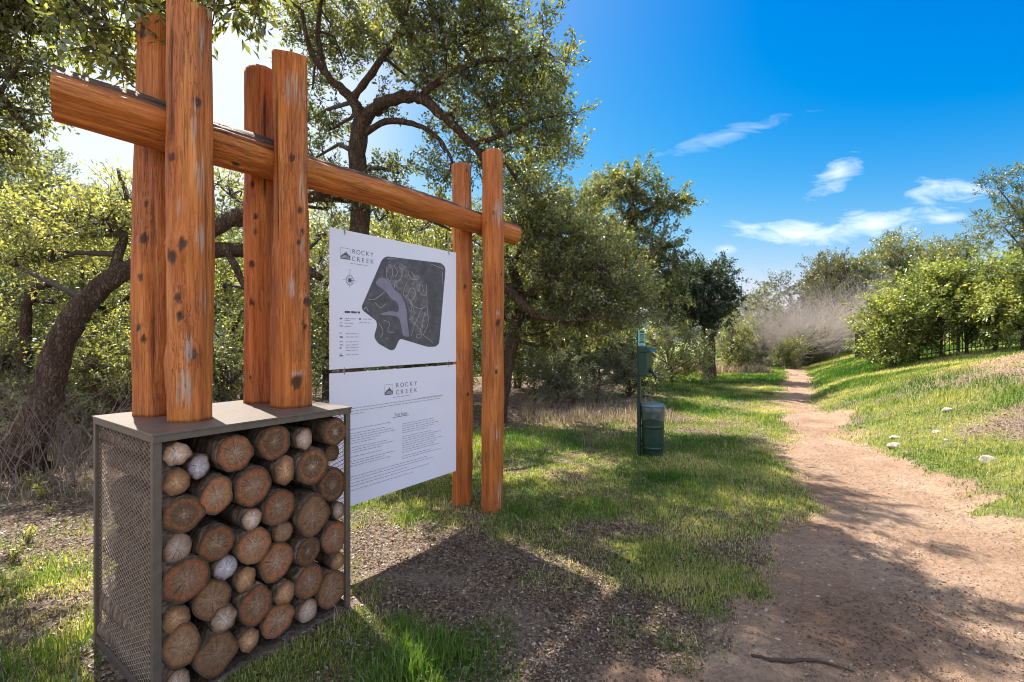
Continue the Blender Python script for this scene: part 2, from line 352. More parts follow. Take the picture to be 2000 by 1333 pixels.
def grassmask(x, y):
    t = trailmask(x, y)
    n = fbm(x * .8 + 5, y * .8, 51); n2 = fbm(x * 3.5, y * 3.5, 61, 3)
    g = .62 + (n - .5) * 1.1 + (n2 - .5) * 1.0
    # mulch, chips and litter in front of the sign, bare leaf floor under the oaks
    near = np.exp(-(((x - .05) / .75) ** 2 + ((y - 2.6) / .95) ** 2)); g = g - 1.1 * near
    spur = np.exp(-(((x + .75) / .9) ** 2 + ((y - 3.6) / .55) ** 2)); g = g - .5 * spur
    oak = sstep(-.2, -2.8, x - .28 * (y - 4) + .6) * sstep(2.6, 5.5, y); g = g - .85 * oak
    under = sstep(3.4, .5, x - .25 * (y - 8)) * sstep(7.3, 9.5, y); g = g - .9 * under
    g = g + .35 * np.exp(-(((x + .42) / .33) ** 2 + ((y - 2.45) / .3) ** 2)) * 2
    g = g + .35 * np.exp(-(((x - .95) / .5) ** 2 + ((y - 3.2) / .35) ** 2))
    g = g + .25 * sstep(0, 3, x - trail(x, y)[1]) + .2 * sstep(8, 16, y) * sstep(3, 6, x)
    g = g - .42 * sstep(-1.5, -2.1, x) * sstep(4.6, 3.4, y)
    g = g + .22 * sstep(.3, .9, x - .35 * (y - 3)) * sstep(2.9, 3.3, y) * sstep(9, 6, y)
    mound = np.exp(-(((x - 9.2) / 1.3) ** 2 + ((y - 8.0) / 1.3) ** 2)) + .9 * np.exp(-(((x - 6.6) / .8) ** 2 + ((y - 5.9) / .7) ** 2)); g = g - 1.2 * mound
    u_ = x * U[0] + y * U[1]; v_ = x * V[0] + y * V[1]; g = np.where((u_ > .70) & (u_ < 1.85) & (v_ > 2.40) & (v_ < 3.33), 0, g)
    return np.clip(g, 0, 1) * (1 - t)

def fground(t):
    c = t.n('ShaderNodeTexCoord').outputs['Object']; gr = t.attr('grass'); tr = t.attr('trail'); lt = t.attr('litter')
    a = t.noise(c, 1.3, 6, .6); b = t.noise(c, 26, 6, .7); d = t.noise(c, 140, 3, .7)
    dirt = t.ramp(a, [(.3, (.240, .148, .095)), (.52, (.33, .22, .146)), (.75, (.41, .30, .215))])
    dirt = t.mix(t.ramp(b, [(.35, .5), (.55, 0.0)]), dirt, (.17, .095, .06))
    peb = t.n('ShaderNodeTexVoronoi', {'Vector': c, 'Scale': 55}).outputs['Distance']
    dirt = t.mix(t.m('MULTIPLY', t.ramp(peb, [(.13, .8), (.2, 0.0)]), t.ramp(b, [(.5, 0.0), (.6, 1.0)])), dirt, (.32, .25, .19))
    duff = t.ramp(b, [(.25, (.085, .058, .040)), (.5, (.22, .160, .115)), (.72, (.38, .30, .23))])
    duff = t.mix(t.ramp(d, [(.4, .45), (.6, 0.0)]), duff, (.07, .05, .04))
    grs = t.ramp(b, [(.25, (.060, .064, .024)), (.5, (.16, .165, .055)), (.75, (.34, .30, .14))])
    grs = t.mix(t.ramp(a, [(.42, 0.0), (.62, .55)]), grs, (.085, .155, .028))
    k = t.m('ADD', gr, t.m('MULTIPLY', t.m('SUBTRACT', b, .5), 1.1))
    col = t.mix(t.ramp(k, [(.25, 0.0), (.6, 1.0)]), duff, grs)
    k2 = t.m('ADD', tr, t.m('MULTIPLY', t.m('SUBTRACT', b, .5), .7))
    col = t.mix(t.ramp(k2, [(.35, 0.0), (.65, 1.0)]), col, dirt)
    col = t.mix(lt, col, t.mix(.5, duff, (.42, .27, .19)))
    e_ = t.noise(c, 6.5, 5, .6)
    princ(t, col, .95, t.m('ADD', t.m('ADD', b, t.m('MULTIPLY', d, .5)), t.m('MULTIPLY', e_, 2.2)), .035, .9, spec=.15)
M_ground = material('ground_mix', fground)
n = 820; s_ = np.linspace(-4.6, 4.6, n)
X, Y = np.meshgrid(2.4 * np.sinh(s_) + 1.0, 2.4 * np.sinh(s_) + 3.4); X = X.ravel(); Y = Y.ravel()
Z = height(X, Y); tm = trailmask(X, Y); gm = grassmask(X, Y)
mm = np.clip(np.exp(-(((X - 9.2) / 1.5) ** 2 + ((Y - 8.0) / 1.5) ** 2)) * 1.4 - .2, 0, 1)
idx = np.arange(n * n).reshape(n, n)
fc = np.stack([idx[:-1, :-1], idx[:-1, 1:], idx[1:, 1:], idx[1:, :-1]], -1).reshape(-1, 4)
xl_, xr_ = trail(X, Y)
ontrail = (tm[fc].mean(1) > .5) & (Y[fc].min(1) > -3) & (Y[fc].max(1) < 34)
def sub(faces, name, kind, label=None):
    used, inv = np.unique(faces, return_inverse=True)
    me = pmesh(name, np.stack([X, Y, Z], -1)[used], inv.reshape(faces.shape), M_ground, {'grass': gm[used], 'trail': tm[used], 'litter': mm[used]}, True)
    return obj(name, me, kind=kind, label=label)
sub(fc[~ontrail], 'ground', 'structure'); sub(fc[ontrail], 'dirt_path', 'structure')

# ------------------------------------------------------------------ leaves, tubes, trees
def leafmesh(name, P, D, size, mat, aspect=.45, rnd=None, parent=None, fold=.0, nbias=.55, **kw):
    N = len(P); D = D / (np.linalg.norm(D, axis=1, keepdims=True) + 1e-9)
    Nn = rng.normal(size=(N, 3)); Nn[:, 2] += nbias * 2
    S = np.cross(D, Nn); S /= np.linalg.norm(S, axis=1, keepdims=True) + 1e-9
    Q = np.cross(S, D); size = size[:, None]
    A = P; B = P + D * size * .45 + S * size * aspect * .5 + Q * size * .06; C = P + D * size - Q * size * .12; E_ = P + D * size * .45 - S * size * aspect * .5 + Q * size * .06
    v = np.stack([A, B, C, E_], 1).reshape(-1, 3)
    i = np.arange(N)[:, None] * 4
    f = np.concatenate([i + [[0, 1, 2]], i + [[0, 2, 3]]], 1).reshape(-1, 3)
    if rnd is None: rnd = rng.random(N)
    return obj(name, pmesh(name, v, f, mat, {'rnd': np.repeat(np.clip(rnd, 0, 1), 4)}), parent, **kw)
def sticks(A, B, ra, rb, n=3):
    """vectorised straight prisms"""
    T = B - A; T = T / (np.linalg.norm(T, axis=1, keepdims=True) + 1e-9)
    Hh = np.where(np.abs(T[:, 2:3]) > .9, np.array([[1., 0, 0]]), np.array([[0, 0, 1.]]))
    S = np.cross(T, Hh); S /= np.linalg.norm(S, axis=1, keepdims=True) + 1e-9; Q = np.cross(T, S)
    rings = []
    for k in range(n):
        th = 2 * math.pi * k / n; o = S * math.cos(th) + Q * math.sin(th)
        rings.append((A + o * ra[:, None], B + o * rb[:, None]))
    v = np.stack([r[0] for r in rings] + [r[1] for r in rings], 1).reshape(-1, 3)
    i = np.arange(len(A))[:, None] * 2 * n
    f = np.concatenate([i + [[k, (k + 1) % n, n + (k + 1) % n, n + k]] for k in range(n)], 1).reshape(-1, 4)
    return v, f
def stickmesh(name, segs, mat, parent=None, n=3, **kw):
    A = np.concatenate([s[0] for s in segs]); B = np.concatenate([s[1] for s in segs])
    ra = np.concatenate([s[2] for s in segs]); rb = np.concatenate([s[3] for s in segs])
    v, f = sticks(A, B, ra, rb, n)
    return obj(name, pmesh(name, v, f, mat, {'rnd': np.repeat(rng.random(len(A)), 2 * n)}, True), parent, **kw)
def smoothline(pts, rs, k=5, jit=.0):
    pts = np.array(pts, float); P = []; Rr = []
    m = len(pts)
    for i in range(m - 1):
        p0 = pts[max(i - 1, 0)]; p1 = pts[i]; p2 = pts[i + 1]; p3 = pts[min(i + 2, m - 1)]
        for j in range(k):
            t = j / k
            P.append(.5 * ((2 * p1) + (-p0 + p2) * t + (2 * p0 - 5 * p1 + 4 * p2 - p3) * t * t + (-p0 + 3 * p1 - 3 * p2 + p3) * t ** 3))
            Rr.append(rs[i] * (1 - t) + rs[i + 1] * t)
    P.append(pts[-1]); Rr.append(rs[-1]); P = np.array(P); Rr = np.array(Rr)
    if jit: P[1:-1] += rng.normal(size=P[1:-1].shape) * jit * Rr[1:-1, None]; Rr = Rr * (1 + rng.normal(size=len(Rr)) * jit * .4)
    return P, Rr
def tree(name, label, cat, base, limbs, clumps, leaf=.055, mat=None, aspect=.45, per=34, group=None, dens=1.0, twl=.30, up=.25, droop=0.0, bark=None, tone=0.0, shell=.45):
    """limbs: [(points, radii)], clumps: (centre, (rx,ry,rz), number of leafy twigs)"""
    base = np.array(base, float); root = empty(name, base, label, cat, group)
    mb = MB(); LP = []
    for pts, rs in limbs:
        P, Rr = smoothline(pts, rs, 6, .07 if rs[0] > .15 else .15); mb.tube(P, Rr, 12 if rs[0] > .08 else 7); LP.append(np.concatenate([P, Rr[:, None]], 1))
    mb.build('trunk', bark or M_bark, root, smooth=True)
    LP = np.concatenate(LP); segs = []; Ps = []; Ds = []; Rs = []; Sz = []
    for cen, rad, nt in clumps:
        cen = np.array(cen, float); rad = np.array(rad if hasattr(rad, '__len__') else (rad, rad, rad * .75), float); nt = max(4, int(nt * dens))
        q = LP[np.argmin(np.linalg.norm(LP[:, :3] - cen, axis=1) + .3 * (LP[:, 2] > cen[2]))]
        mid = (q[:3] + cen) / 2 + rng.normal(size=3) * .08; r0 = min(q[3] * .7, .035 + .02 * rad[0])
        hub = cen - np.array([0, 0, rad[2] * .35])
        segs.append((np.array([q[:3], mid]), np.array([mid, hub]), np.array([r0, r0 * .75]), np.array([r0 * .75, r0 * .5])))
        nb = max(3, nt // 7)
        d = rng.normal(size=(nb, 3)); d /= np.linalg.norm(d, axis=1, keepdims=True); d[:, 2] = np.abs(d[:, 2]) * .8 - .15
        sub_ = cen + d * rad * .55
        segs.append((np.repeat(hub[None], nb, 0), sub_, np.full(nb, r0 * .42), np.full(nb, r0 * .22)))
        d = rng.normal(size=(nt, 3)); d /= np.linalg.norm(d, axis=1, keepdims=True)
        rr = rng.random((nt, 1)) ** shell
        tw = cen + d * rad * rr
        k = np.argmin(np.linalg.norm(tw[:, None] - sub_[None], axis=2), axis=1)
        td = d * .8 + rng.normal(size=(nt, 3)) * .45; td[:, 2] += up - droop * 1.2; td /= np.linalg.norm(td, axis=1, keepdims=True)
        Lr = twl * (.6 + .8 * rng.random(nt)); te = tw + td * Lr[:, None]
        segs.append((sub_[k], tw, np.full(nt, r0 * .2), np.full(nt, .0045)))
        segs.append((tw, te, np.full(nt, .0045), np.full(nt, .002)))
        nl = per; t = rng.random((nt, nl)) ** .8
        pos = tw[:, None] + td[:, None] * (t * Lr[:, None])[..., None] + rng.normal(size=(nt, nl, 3)) * (.10 * twl + .012)
        dd = td[:, None] * .55 + rng.normal(size=(nt, nl, 3)) * .75; dd[..., 2] -= droop
        Ps.append(pos.reshape(-1, 3)); Ds.append(dd.reshape(-1, 3))
        ct = rng.random() * .3 - .15; tt = rng.random(nt) * .36 - .18
        Rs.append((ct + tt[:, None] + .22 + .56 * rng.random((nt, nl)) + tone).ravel())
        Sz.append((leaf * (.65 + .7 * rng.random((nt, nl)))).ravel())
    stickmesh('branches', segs, M_twig, root, 4)
    leafmesh('crown', np.concatenate(Ps), np.concatenate(Ds), np.concatenate(Sz), mat or L_oak, aspect, np.concatenate(Rs), root)
    return root
def gz_(x, y): return float(height(np.array([x]), np.array([y]))[0])
def cl(lst, scale=1.0, k=70):
    """(px,py,depth,r[,rz factor]) -> clumps; places read off the photo turned into metres"""
    o = []
    for c in lst:
        r = c[3] * scale; o.append((at(c[0], c[1], c[2]), (r, r * 1.05, r * (c[4] if len(c) > 4 else .72)), k * (r / .5) ** 2))
    return o
def lim(pts, rs): return ([at(*p) if len(p) == 3 and p[0] > 30 else np.array(p) for p in pts], rs)
def ground_pt(px, d, dz=-.1):
    x = (px - 1000) / F * d; return np.array([x, d, gz_(x, d) + dz])

# --- the tall live oak behind the sign
b = ground_pt(672, 7.2)
T = tree('oak_tree', 'tall live oak with arching dark limbs rising behind the map sign', 'tree', b, [
    ([b, b + [.1, 0, 1.2], at(705, 420, 7.1), at(698, 300, 7.0), at(706, 235, 6.95)], [.26, .18, .14, .125, .12]),
    ([at(706, 240, 6.95), at(684, 190, 6.9), at(640, 148, 6.8), at(605, 95, 6.6), at(590, 20, 6.5)], [.085, .07, .05, .035, .02]),
    ([at(706, 238, 6.95), at(735, 212, 6.8), at(790, 190, 6.6), at(830, 196, 6.5), at(880, 240, 6.4), at(925, 285, 6.4), at(955, 330, 6.4)], [.095, .085, .08, .07, .06, .045, .03]),
    ([at(820, 190, 6.5), at(870, 150, 6.3), at(940, 120, 6.1), at(1010, 115, 5.9), at(1075, 105, 5.7)], [.05, .042, .034, .025, .015]),
    ([at(688, 196, 6.9), at(735, 130, 6.8), at(775, 70, 6.7), at(800, -10, 6.6), at(840, -120, 6.3)], [.06, .05, .045, .04, .02]),
    ([at(700, 270, 6.98), at(755, 238, 6.8), at(815, 245, 6.7), at(860, 275, 6.6), at(885, 320, 6.6)], [.05, .045, .038, .028, .018]),
    ([at(925, 283, 6.4), at(985, 262, 6.3), at(1045, 235, 6.2), at(1100, 225, 6.1)], [.04, .032, .022, .012]),
    ([at(930, 290, 6.4), at(985, 320, 6.6), at(1020, 370, 6.8)], [.035, .025, .015]),
    ([at(640, 148, 6.8), at(620, 60, 6.7), at(640, -60, 6.5)], [.04, .03, .015])],
    [(c_, tuple(q * (.74 if c_[1] < 7.0 and c_[2] < 6.1 else 1.0) for q in r_), k_ * (.9 if c_[1] < 7.0 else 1.0)) for c_, r_, k_ in cl([(1080, 230, 8.0, .42), (1095, 285, 8.8, .36), (1035, 150, 7.5, .48), (1100, 122, 6.6, .18, .5), (1000, 230, 8.2, .48), (1045, 330, 8.8, .45), (800, 90, 9.0, .45), (900, 85, 9.0, .48), (860, 165, 8.8, .42), (965, 120, 8.8, .45), (740, 60, 9.0, .45), (930, 225, 8.6, .4), (1020, 60, 8.2, .28), (700, 385, 6.9, .27), (765, 375, 7.0, .25), (640, 365, 6.9, .27), (600, 335, 7.0, .2), (640, 60, 7.7, .52), (590, 75, 7.6, .26), (610, 165, 7.6, .30), (640, 245, 7.5, .34), (615, 300, 7.5, .28), (700, 40, 7.6, .56), (760, 105, 7.4, .36), (672, 110, 7.6, .34), (580, 20, 7.6, .3), (600, 230, 7.5, .22), (800, 60, 6.5, .45),
        (860, 50, 6.3, .5), (830, 130, 6.4, .36), (930, 60, 6.2, .48), (920, 150, 6.3, .42), (960, 215, 6.3, .38), (1010, 115, 5.9, .38), (1020, 190, 6.1, .42),
        (1060, 130, 5.8, .24), (1105, 118, 5.6, .13, .5), (1060, 255, 6.2, .34), (1090, 215, 6.1, .20), (1105, 265, 6.1, .17), (1000, 280, 6.5, .36), (880, 235, 6.6, .3), (940, 320, 6.8, .38), (1015, 350, 6.9, .34),
        (700, 335, 7.2, .22), (780, 330, 7.3, .28), (860, 345, 7.3, .3), (975, 50, 6.0, .3), (745, 215, 7.3, .22), (870, 290, 7.0, .25),
        (596, -95, 6.0, .40), (486, -80, 6.1, .36), (545, -45, 6.4, .30), (600, -190, 5.7, .6), (500, -230, 5.5, .55), (690, -170, 5.6, .5), (560, -330, 5.2, .40), (680, -320, 5.0, .32), (760, -50, 6.5, .5), (880, -40, 6.2, .5), (820, -150, 6.2, .42), (950, -20, 5.9, .35), (700, -160, 6.5, .6), (1062, 55, 5.7, .1, .6)], 1.0, 50)], leaf=.058, per=40, aspect=.48, tone=.08, shell=.6)
# --- its low spreading neighbour, right of the posts
b = ground_pt(968, 9.0)
tree('oak_tree', 'low dense spreading oak just right of the end posts', 'tree', b, [
    ([b, at(985, 740, 8.9), at(1003, 650, 8.8), at(1018, 590, 8.7), at(1000, 520, 8.7)], [.16, .13, .11, .10, .07]),
    ([at(1015, 600, 8.7), at(1060, 560, 8.3), at(1110, 530, 8.0), at(1170, 525, 7.8)], [.08, .06, .045, .025]),
    ([at(990, 560, 8.4), at(1040, 610, 8.0), at(1110, 625, 7.8), at(1190, 620, 7.7)], [.09, .07, .045, .02]),
    ([at(1000, 520, 8.7), at(1040, 460, 8.6), at(1090, 430, 8.4)], [.06, .045, .02])],
    cl([(1060, 385, 8.6, .42), (1010, 375, 8.3, .4), (1130, 430, 8.9, .42), (1180, 465, 9.3, .38), (1255, 570, 8.6, .3), (1080, 660, 9.3, .4), (1160, 650, 8.8, .33, .5), (1215, 640, 8.4, .28, .5), (1010, 430, 8.4, .5), (1060, 450, 8.4, .5), (1110, 470, 8.2, .5), (1020, 500, 8.6, .5), (1085, 530, 8.3, .6), (1150, 510, 8.0, .5), (1190, 550, 8.0, .5), (1110, 585, 8.2, .55),
        (1175, 600, 7.9, .45, .6), (1225, 580, 8.2, .38), (1250, 610, 8.2, .33, .6), (1040, 580, 8.8, .5), (1000, 620, 9.0, .45), (1060, 640, 9.0, .4), (1130, 630, 8.2, .38, .6), (960, 560, 9, .45), (940, 470, 8.8, .4), (1190, 490, 8.6, .4), (1230, 530, 8.8, .35), (970, 660, 9.2, .35)], 1, 66), leaf=.056, per=38, tone=.10)
# --- two oaks further along the path
b = ground_pt(1212, 16)
tree('oak_tree', 'grey-green oak with a flat jutting top in mid distance', 'tree', b, [
    ([b, at(1215, 640, 16), at(1213, 520, 16), at(1228, 440, 16), at(1235, 400, 16)], [.3, .24, .2, .14, .1]),
    ([at(1230, 430, 16), at(1270, 408, 15.8), at(1320, 400, 15.6)], [.1, .07, .03]), ([at(1216, 500, 16), at(1270, 490, 15.8), at(1310, 510, 15.6)], [.1, .07, .03]),
    ([at(1214, 520, 16), at(1150, 460, 16.3), at(1120, 410, 16.5)], [.1, .07, .03])],
    cl([(1195, 375, 16, .8, .6), (1240, 362, 16, .8, .6), (1290, 392, 15.8, .7, .5), (1325, 402, 15.6, .42, .5), (1165, 380, 16.2, .35), (1110, 410, 16.6, .75), (1140, 440, 16.4, .7), (1225, 440, 16.3, .6), (1265, 445, 15.8, .6),
        (1295, 480, 15.6, .6), (1250, 500, 15.8, .7), (1190, 480, 16, .8), (1310, 530, 15.5, .6), (1260, 560, 15.8, .8), (1130, 500, 16.4, .8), (1180, 560, 16.2, .8), (1080, 420, 17, .5), (1210, 345, 16, .3), (1300, 580, 15.8, .6)], 1, 30), leaf=.10, per=40, mat=L_oak, tone=.02, twl=.42)
b = ground_pt(1386, 18)
tree('oak_tree', 'dark bluish green oak at the bend with a pale grassy foot', 'tree', b, [
    ([b, at(1384, 660, 18), at(1375, 610, 18), at(1360, 570, 18)], [.26, .2, .15, .1]), ([at(1378, 620, 18), at(1420, 590, 18), at(1435, 580, 18)], [.1, .07, .03]), ([at(1375, 610, 18), at(1320, 600, 17.6), at(1290, 610, 17.5)], [.1, .07, .03])],
    cl([(1345, 545, 18, .85, .6), (1390, 545, 18, .75, .7), (1405, 520, 18, .3), (1415, 575, 18, .55, .6), (1432, 592, 18, .3, .5), (1370, 590, 18, .8), (1330, 590, 17.7, .8), (1395, 620, 18, .6), (1350, 630, 18, .7), (1295, 570, 17.4, .6), (1300, 610, 17.4, .6), (1325, 540, 17.8, .5)], 1, 34), leaf=.10, per=42, mat=L_dark, twl=.42)
# --- left: the leaning oak and its neighbours
b = ground_pt(38, 5.7)
tree('oak_tree', 'thick brown leaning oak trunk arching behind the left pair of posts', 'tree', b, [
    ([b, b + [.02, .0, .25], at(80, 800, 5.7), at(112, 690, 5.75), at(150, 615, 5.8), at(205, 555, 5.95), at(290, 512, 6.2), at(400, 492, 6.5), at(480, 490, 6.8), at(560, 505, 7.0), at(630, 545, 7.2)], [.31, .22, .165, .142, .130, .12, .112, .105, .10, .08, .05]),
    ([at(330, 505, 6.3), at(430, 440, 6.6), at(520, 400, 6.9), at(620, 385, 7.1), at(700, 392, 7.3)], [.12, .11, .10, .08, .05]),
    ([at(215, 550, 5.95), at(240, 470, 6.2), at(250, 400, 6.4), at(230, 330, 6.6)], [.07, .05, .035, .02]),
    ([at(440, 490, 6.6), at(500, 600, 6.8), at(520, 680, 7.0)], [.05, .04, .02]),
    ([at(700, 392, 7.3), at(800, 410, 7.6), at(880, 450, 7.9)], [.05, .04, .02])],
    cl([(60, 450, 6.3, .45), (140, 430, 6.3, .48), (220, 440, 6.3, .45), (250, 400, 6.6, .4), (100, 500, 6.4, .35), (30, 510, 6.2, .3), (450, 370, 7.0, .35), (440, 430, 7.2, .35), (620, 460, 7.4, .35), (640, 400, 7.4, .3), (520, 560, 7.4, .35), (440, 560, 7.3, .38), (740, 420, 7.8, .38), (820, 440, 8.0, .4), (870, 500, 8.3, .35), (250, 520, 6.9, .2)], 1, 60), leaf=.055, per=36, mat=L_bright, tone=.12)
KT = np.array([-6.4, 4.6, -.1])
tree('oak_tree', 'nearest oak whose leafy twigs hang over the top left of the frame', 'tree', KT, [
    ([KT, KT + [.1, 0, 1.5], KT + [.3, -.1, 3.0], at(-30, 60, 4.6), at(40, -60, 4.3)], [.22, .18, .15, .10, .08]),
    ([at(-30, 60, 4.6), at(-20, -60, 3.8), at(60, -60, 3.0), at(130, -12, 2.75), at(185, 28, 2.65), at(222, 62, 2.6)], [.08, .06, .045, .026, .016, .006]),
    ([at(60, -60, 3.0), at(200, -90, 2.8), at(330, -50, 2.7), at(420, -20, 2.65), at(500, 0, 2.6)], [.035, .03, .022, .014, .005]),
    ([at(-60, 120, 4.6), at(10, 200, 4.6), at(60, 260, 4.7)], [.06, .04, .02])],
    cl([(20, 40, 4.6, .42), (75, 50, 4.7, .30), (20, 130, 4.6, .36), (75, 130, 4.8, .20), (10, 215, 4.7, .30), (70, 215, 4.8, .18), (30, 290, 5.0, .25), (-80, 100, 4.6, .6), (-80, 250, 4.6, .6), (40, -50, 4.4, .5), (-60, -60, 4.2, .6), (130, 10, 4.9, .22)], 1, 74)
    + [(at(x, y, 2.62), (r, r, r * .8), nn) for x, y, r, nn in [(205, 55, .06, 5), (228, 88, .035, 3), (180, 40, .07, 6), (235, 118, .015, 2), (195, 90, .03, 3), (160, 60, .04, 3), (140, 5, .08, 7), (110, 20, .06, 5), (300, -5, .07, 9), (290, 50, .03, 3), (340, 10, .06, 7), (420, -10, .07, 9), (460, 12, .05, 6), (500, 18, .05, 6), (250, 10, .05, 5), (210, -20, .09, 12), (270, -60, .12, 16), (380, -60, .12, 16), (480, -50, .1, 12)]],
    leaf=.054, per=28, mat=L_bright, aspect=.42, twl=.18, droop=.25, dens=.85, tone=-.02)
def wild(px, d, h, wd, label, mat, leaf, seed, n=9, low=.25, tone=0.0, per=34, k=26, trunk=.12, name='tree', cat='tree', group=None, aspect=.45, lean=0.0):
    """a tree or shrub of its own: crooked trunk, a few limbs, random clumps"""
    global rng
    keep = rng; rng = np.random.default_rng(seed); b_ = ground_pt(px, d)
    top = b_ + [lean * h, 0, h * .72]; cs = []; lb = [([b_, b_ + [lean * h * .3 + rng.normal() * .05, 0, h * .3], top * [1, 1, 0] + [rng.normal() * .12, 0, b_[2] + h * .55], top], [trunk, trunk * .8, trunk * .55, trunk * .25])]
    for i in range(n):
        a_ = rng.random() * 6.283; rr = (rng.random() ** .6) * wd / 2 * .78; zf = low + (1 - low) * (i + .5) / n
        shrink = math.sin(math.pi * min(1, .28 + .62 * (1 - zf) / (1 - low + .01) * .8 + .12)) ** .7
        c_ = b_ + [math.cos(a_) * rr * shrink + lean * h * zf, math.sin(a_) * rr * shrink, h * zf * .93 + .1]
        r_ = wd * (.20 + .10 * rng.random()) * (.72 + .28 * shrink); cs.append((c_, (r_, r_, r_ * .72), k * (r_ / .5) ** 2 * (.055 / leaf) ** 1.2 + 6))
        s0 = b_ + [lean * h * zf * .5, 0, h * zf * .55]; lb.append(([s0, (s0 + c_) / 2 + rng.normal(size=3) * .1, c_], [trunk * .4, trunk * .3, trunk * .15]))
    o = tree(name, label, cat, b_, lb, cs, leaf=leaf, mat=mat, per=per, tone=tone, group=group, aspect=aspect, twl=leaf * 4.6)
    rng = keep; return o
LG = 'trees of the wood behind the sign'
for a_ in [(-40, 8.5, 4.0, 3.2, 'bright leafy tree at the far left edge behind the leaning trunk', L_bright, .06, 1, 11, .3),
           (110, 11.5, 6.3, 3.6, 'dark bluish tree whose rounded top shows under the beam end', L_grey, .075, 2, 12, .4),
           (-60, 13, 7.4, 4.2, 'tall dim tree highest at the left edge behind the hanging twigs', L_dark, .085, 3, 12, .4),
           (245, 13, 5.6, 3.4, 'pale thin-leaved tree between the leaning trunk and left posts', L_grey, .075, 4, 10, .35),
           (140, 7.5, 1.9, 2.2, 'bright yellow-green bush just right of the leaning trunk', L_bright, .05, 61, 10, .12),
           (15, 7.3, 2.0, 2.0, 'bright bush at the left edge behind the leaning trunk base', L_bright, .05, 62, 10, .12),
           (235, 7.0, 1.7, 1.6, 'small sunlit bush beside the left side of the cage', L_bright, .045, 63, 9, .15),
           (440, 8.0, 1.75, 1.5, 'small sunlit bush in the gap between the two post pairs', L_bright, .05, 64, 9, .15),
           (205, 8.6, 3.6, 2.6, 'yellow-green young tree just left of the tallest posts', L_bright, .055, 5, 10, .42),
           (60, 9.6, 2.6, 3.0, 'low dark thicket tree behind the base of the leaning trunk', L_oak, .06, 6, 10, .1),
           (385, 12.0, 4.9, 3.2, 'sunlit tree half hidden behind the left pair of posts', L_bright, .07, 7, 10, .42),
           (545, 9.0, 3.7, 2.6, 'dark-leaved tree filling the gap left of the map sign', L_oak, .058, 8, 11, .28),
           (460, 17, 5.8, 4.5, 'blue-green tree deepest in the gap between post pairs', L_grey, .10, 9, 11, .45),
           (640, 12.5, 4.6, 4.0, 'olive tree directly behind the upper map panel', L_oak, .07, 10, 12, .15),
           (800, 10.5, 3.9, 3.4, 'yellowish bushy tree seen under the sloping beam', L_bright, .065, 11, 12, .2),
           (880, 13.5, 5.2, 4.2, 'dim tree behind the end posts', L_oak, .08, 12, 12, .15),
           (1010, 14.5, 5.3, 4.2, 'mid green tree between end posts and grey-green oak', L_oak, .085, 13, 12, .1),
           (1110, 12.5, 3.0, 3.4, 'bushy green tree low beneath the spreading oak', L_bright, .07, 14, 11, .12)]:
    wild(*a_, group=LG)
# slim dark trunks in the thicket on the left
for i, (pts, rs, lb_) in enumerate([([(62, 900, 7.2), (52, 760, 7.2), (50, 640, 7.2), (62, 570, 7.2), (105, 555, 7.3), (130, 565, 7.4)], [.09, .08, .07, .06, .045, .02], 'slim crooked dark trunk hooking right beside the leaning oak'),
                               ([(262, 850, 7.8), (240, 780, 7.8), (262, 690, 7.8), (290, 600, 7.8)], [.05, .045, .035, .02], 'thin dark sapling stem just left of the tallest post'),
                               ([(185, 870, 8.4), (172, 760, 8.4), (195, 650, 8.4), (175, 560, 8.4)], [.06, .05, .04, .02], 'thin brown sapling stem right of the leaning trunk')]):
    b = at(*pts[0]); b[2] = gz_(b[0], b[1]) - .1
    tree('sapling', lb_, 'tree', b, [([b] + [at(*p) for p in pts[1:]], rs)], [(at(pts[-1][0] + dx, pts[-1][1] + dy, pts[-1][2]), .22, 10) for dx, dy in ((0, 0), (25, 30), (-25, 20))], leaf=.05, per=20, group='saplings in the thicket')
# shrubs under the trees, right of the posts and along the path
SG = 'shrubs along the edge of the wood'
for a_ in [(1090, 10.8, 1.25, 2.0, 'grey-green low shrub under the spreading oak, nearest the end post', L_grey, .05, 31, 9, .12),
           (1165, 11.6, 1.35, 2.0, 'dim grey shrub between the end post and the green bin station', L_grey, .05, 32, 9, .12),
           (1228, 12.6, 1.5, 1.7, 'shadowy shrub directly behind the green bin station', L_dark, .055, 33, 8, .12),
           (1312, 16.0, 1.9, 2.4, 'bright green rounded shrub right of the bin station', L_bright, .075, 34, 10, .12),
           (1428, 21, 2.3, 2.2, 'yellow-green upright shrub beside the dark oak at the bend', L_bright, .09, 35, 10, .1),
           (1462, 25, 2.2, 2.0, 'small dim shrub at the left foot of the bare grey thicket', L_oak, .09, 36, 8, .1),
           (1535, 23.5, 1.25, 1.6, 'low green shrub in front of the bare grey thicket', L_bright, .08, 37, 8, .1),
           (1592, 24.5, 1.5, 2.0, 'olive shrub in front of the middle of the bare thicket', L_brown, .08, 38, 8, .1),
           (1480, 29, 4.0, 3.4, 'olive tree rising behind the left of the bare thicket', L_oak, .12, 39, 11, .2),
           (1420, 31, 3.2, 3.2, 'distant pale tree in the gap left of the bare thicket', L_grey, .13, 40, 9, .2)]:
    wild(*a_, group=SG, name='shrub' if a_[2] < 2.5 else 'tree', cat='shrub' if a_[2] < 2.5 else 'tree', trunk=.05 if a_[2] < 2.5 else .12)
FG = 'far trees beyond the bare thicket'
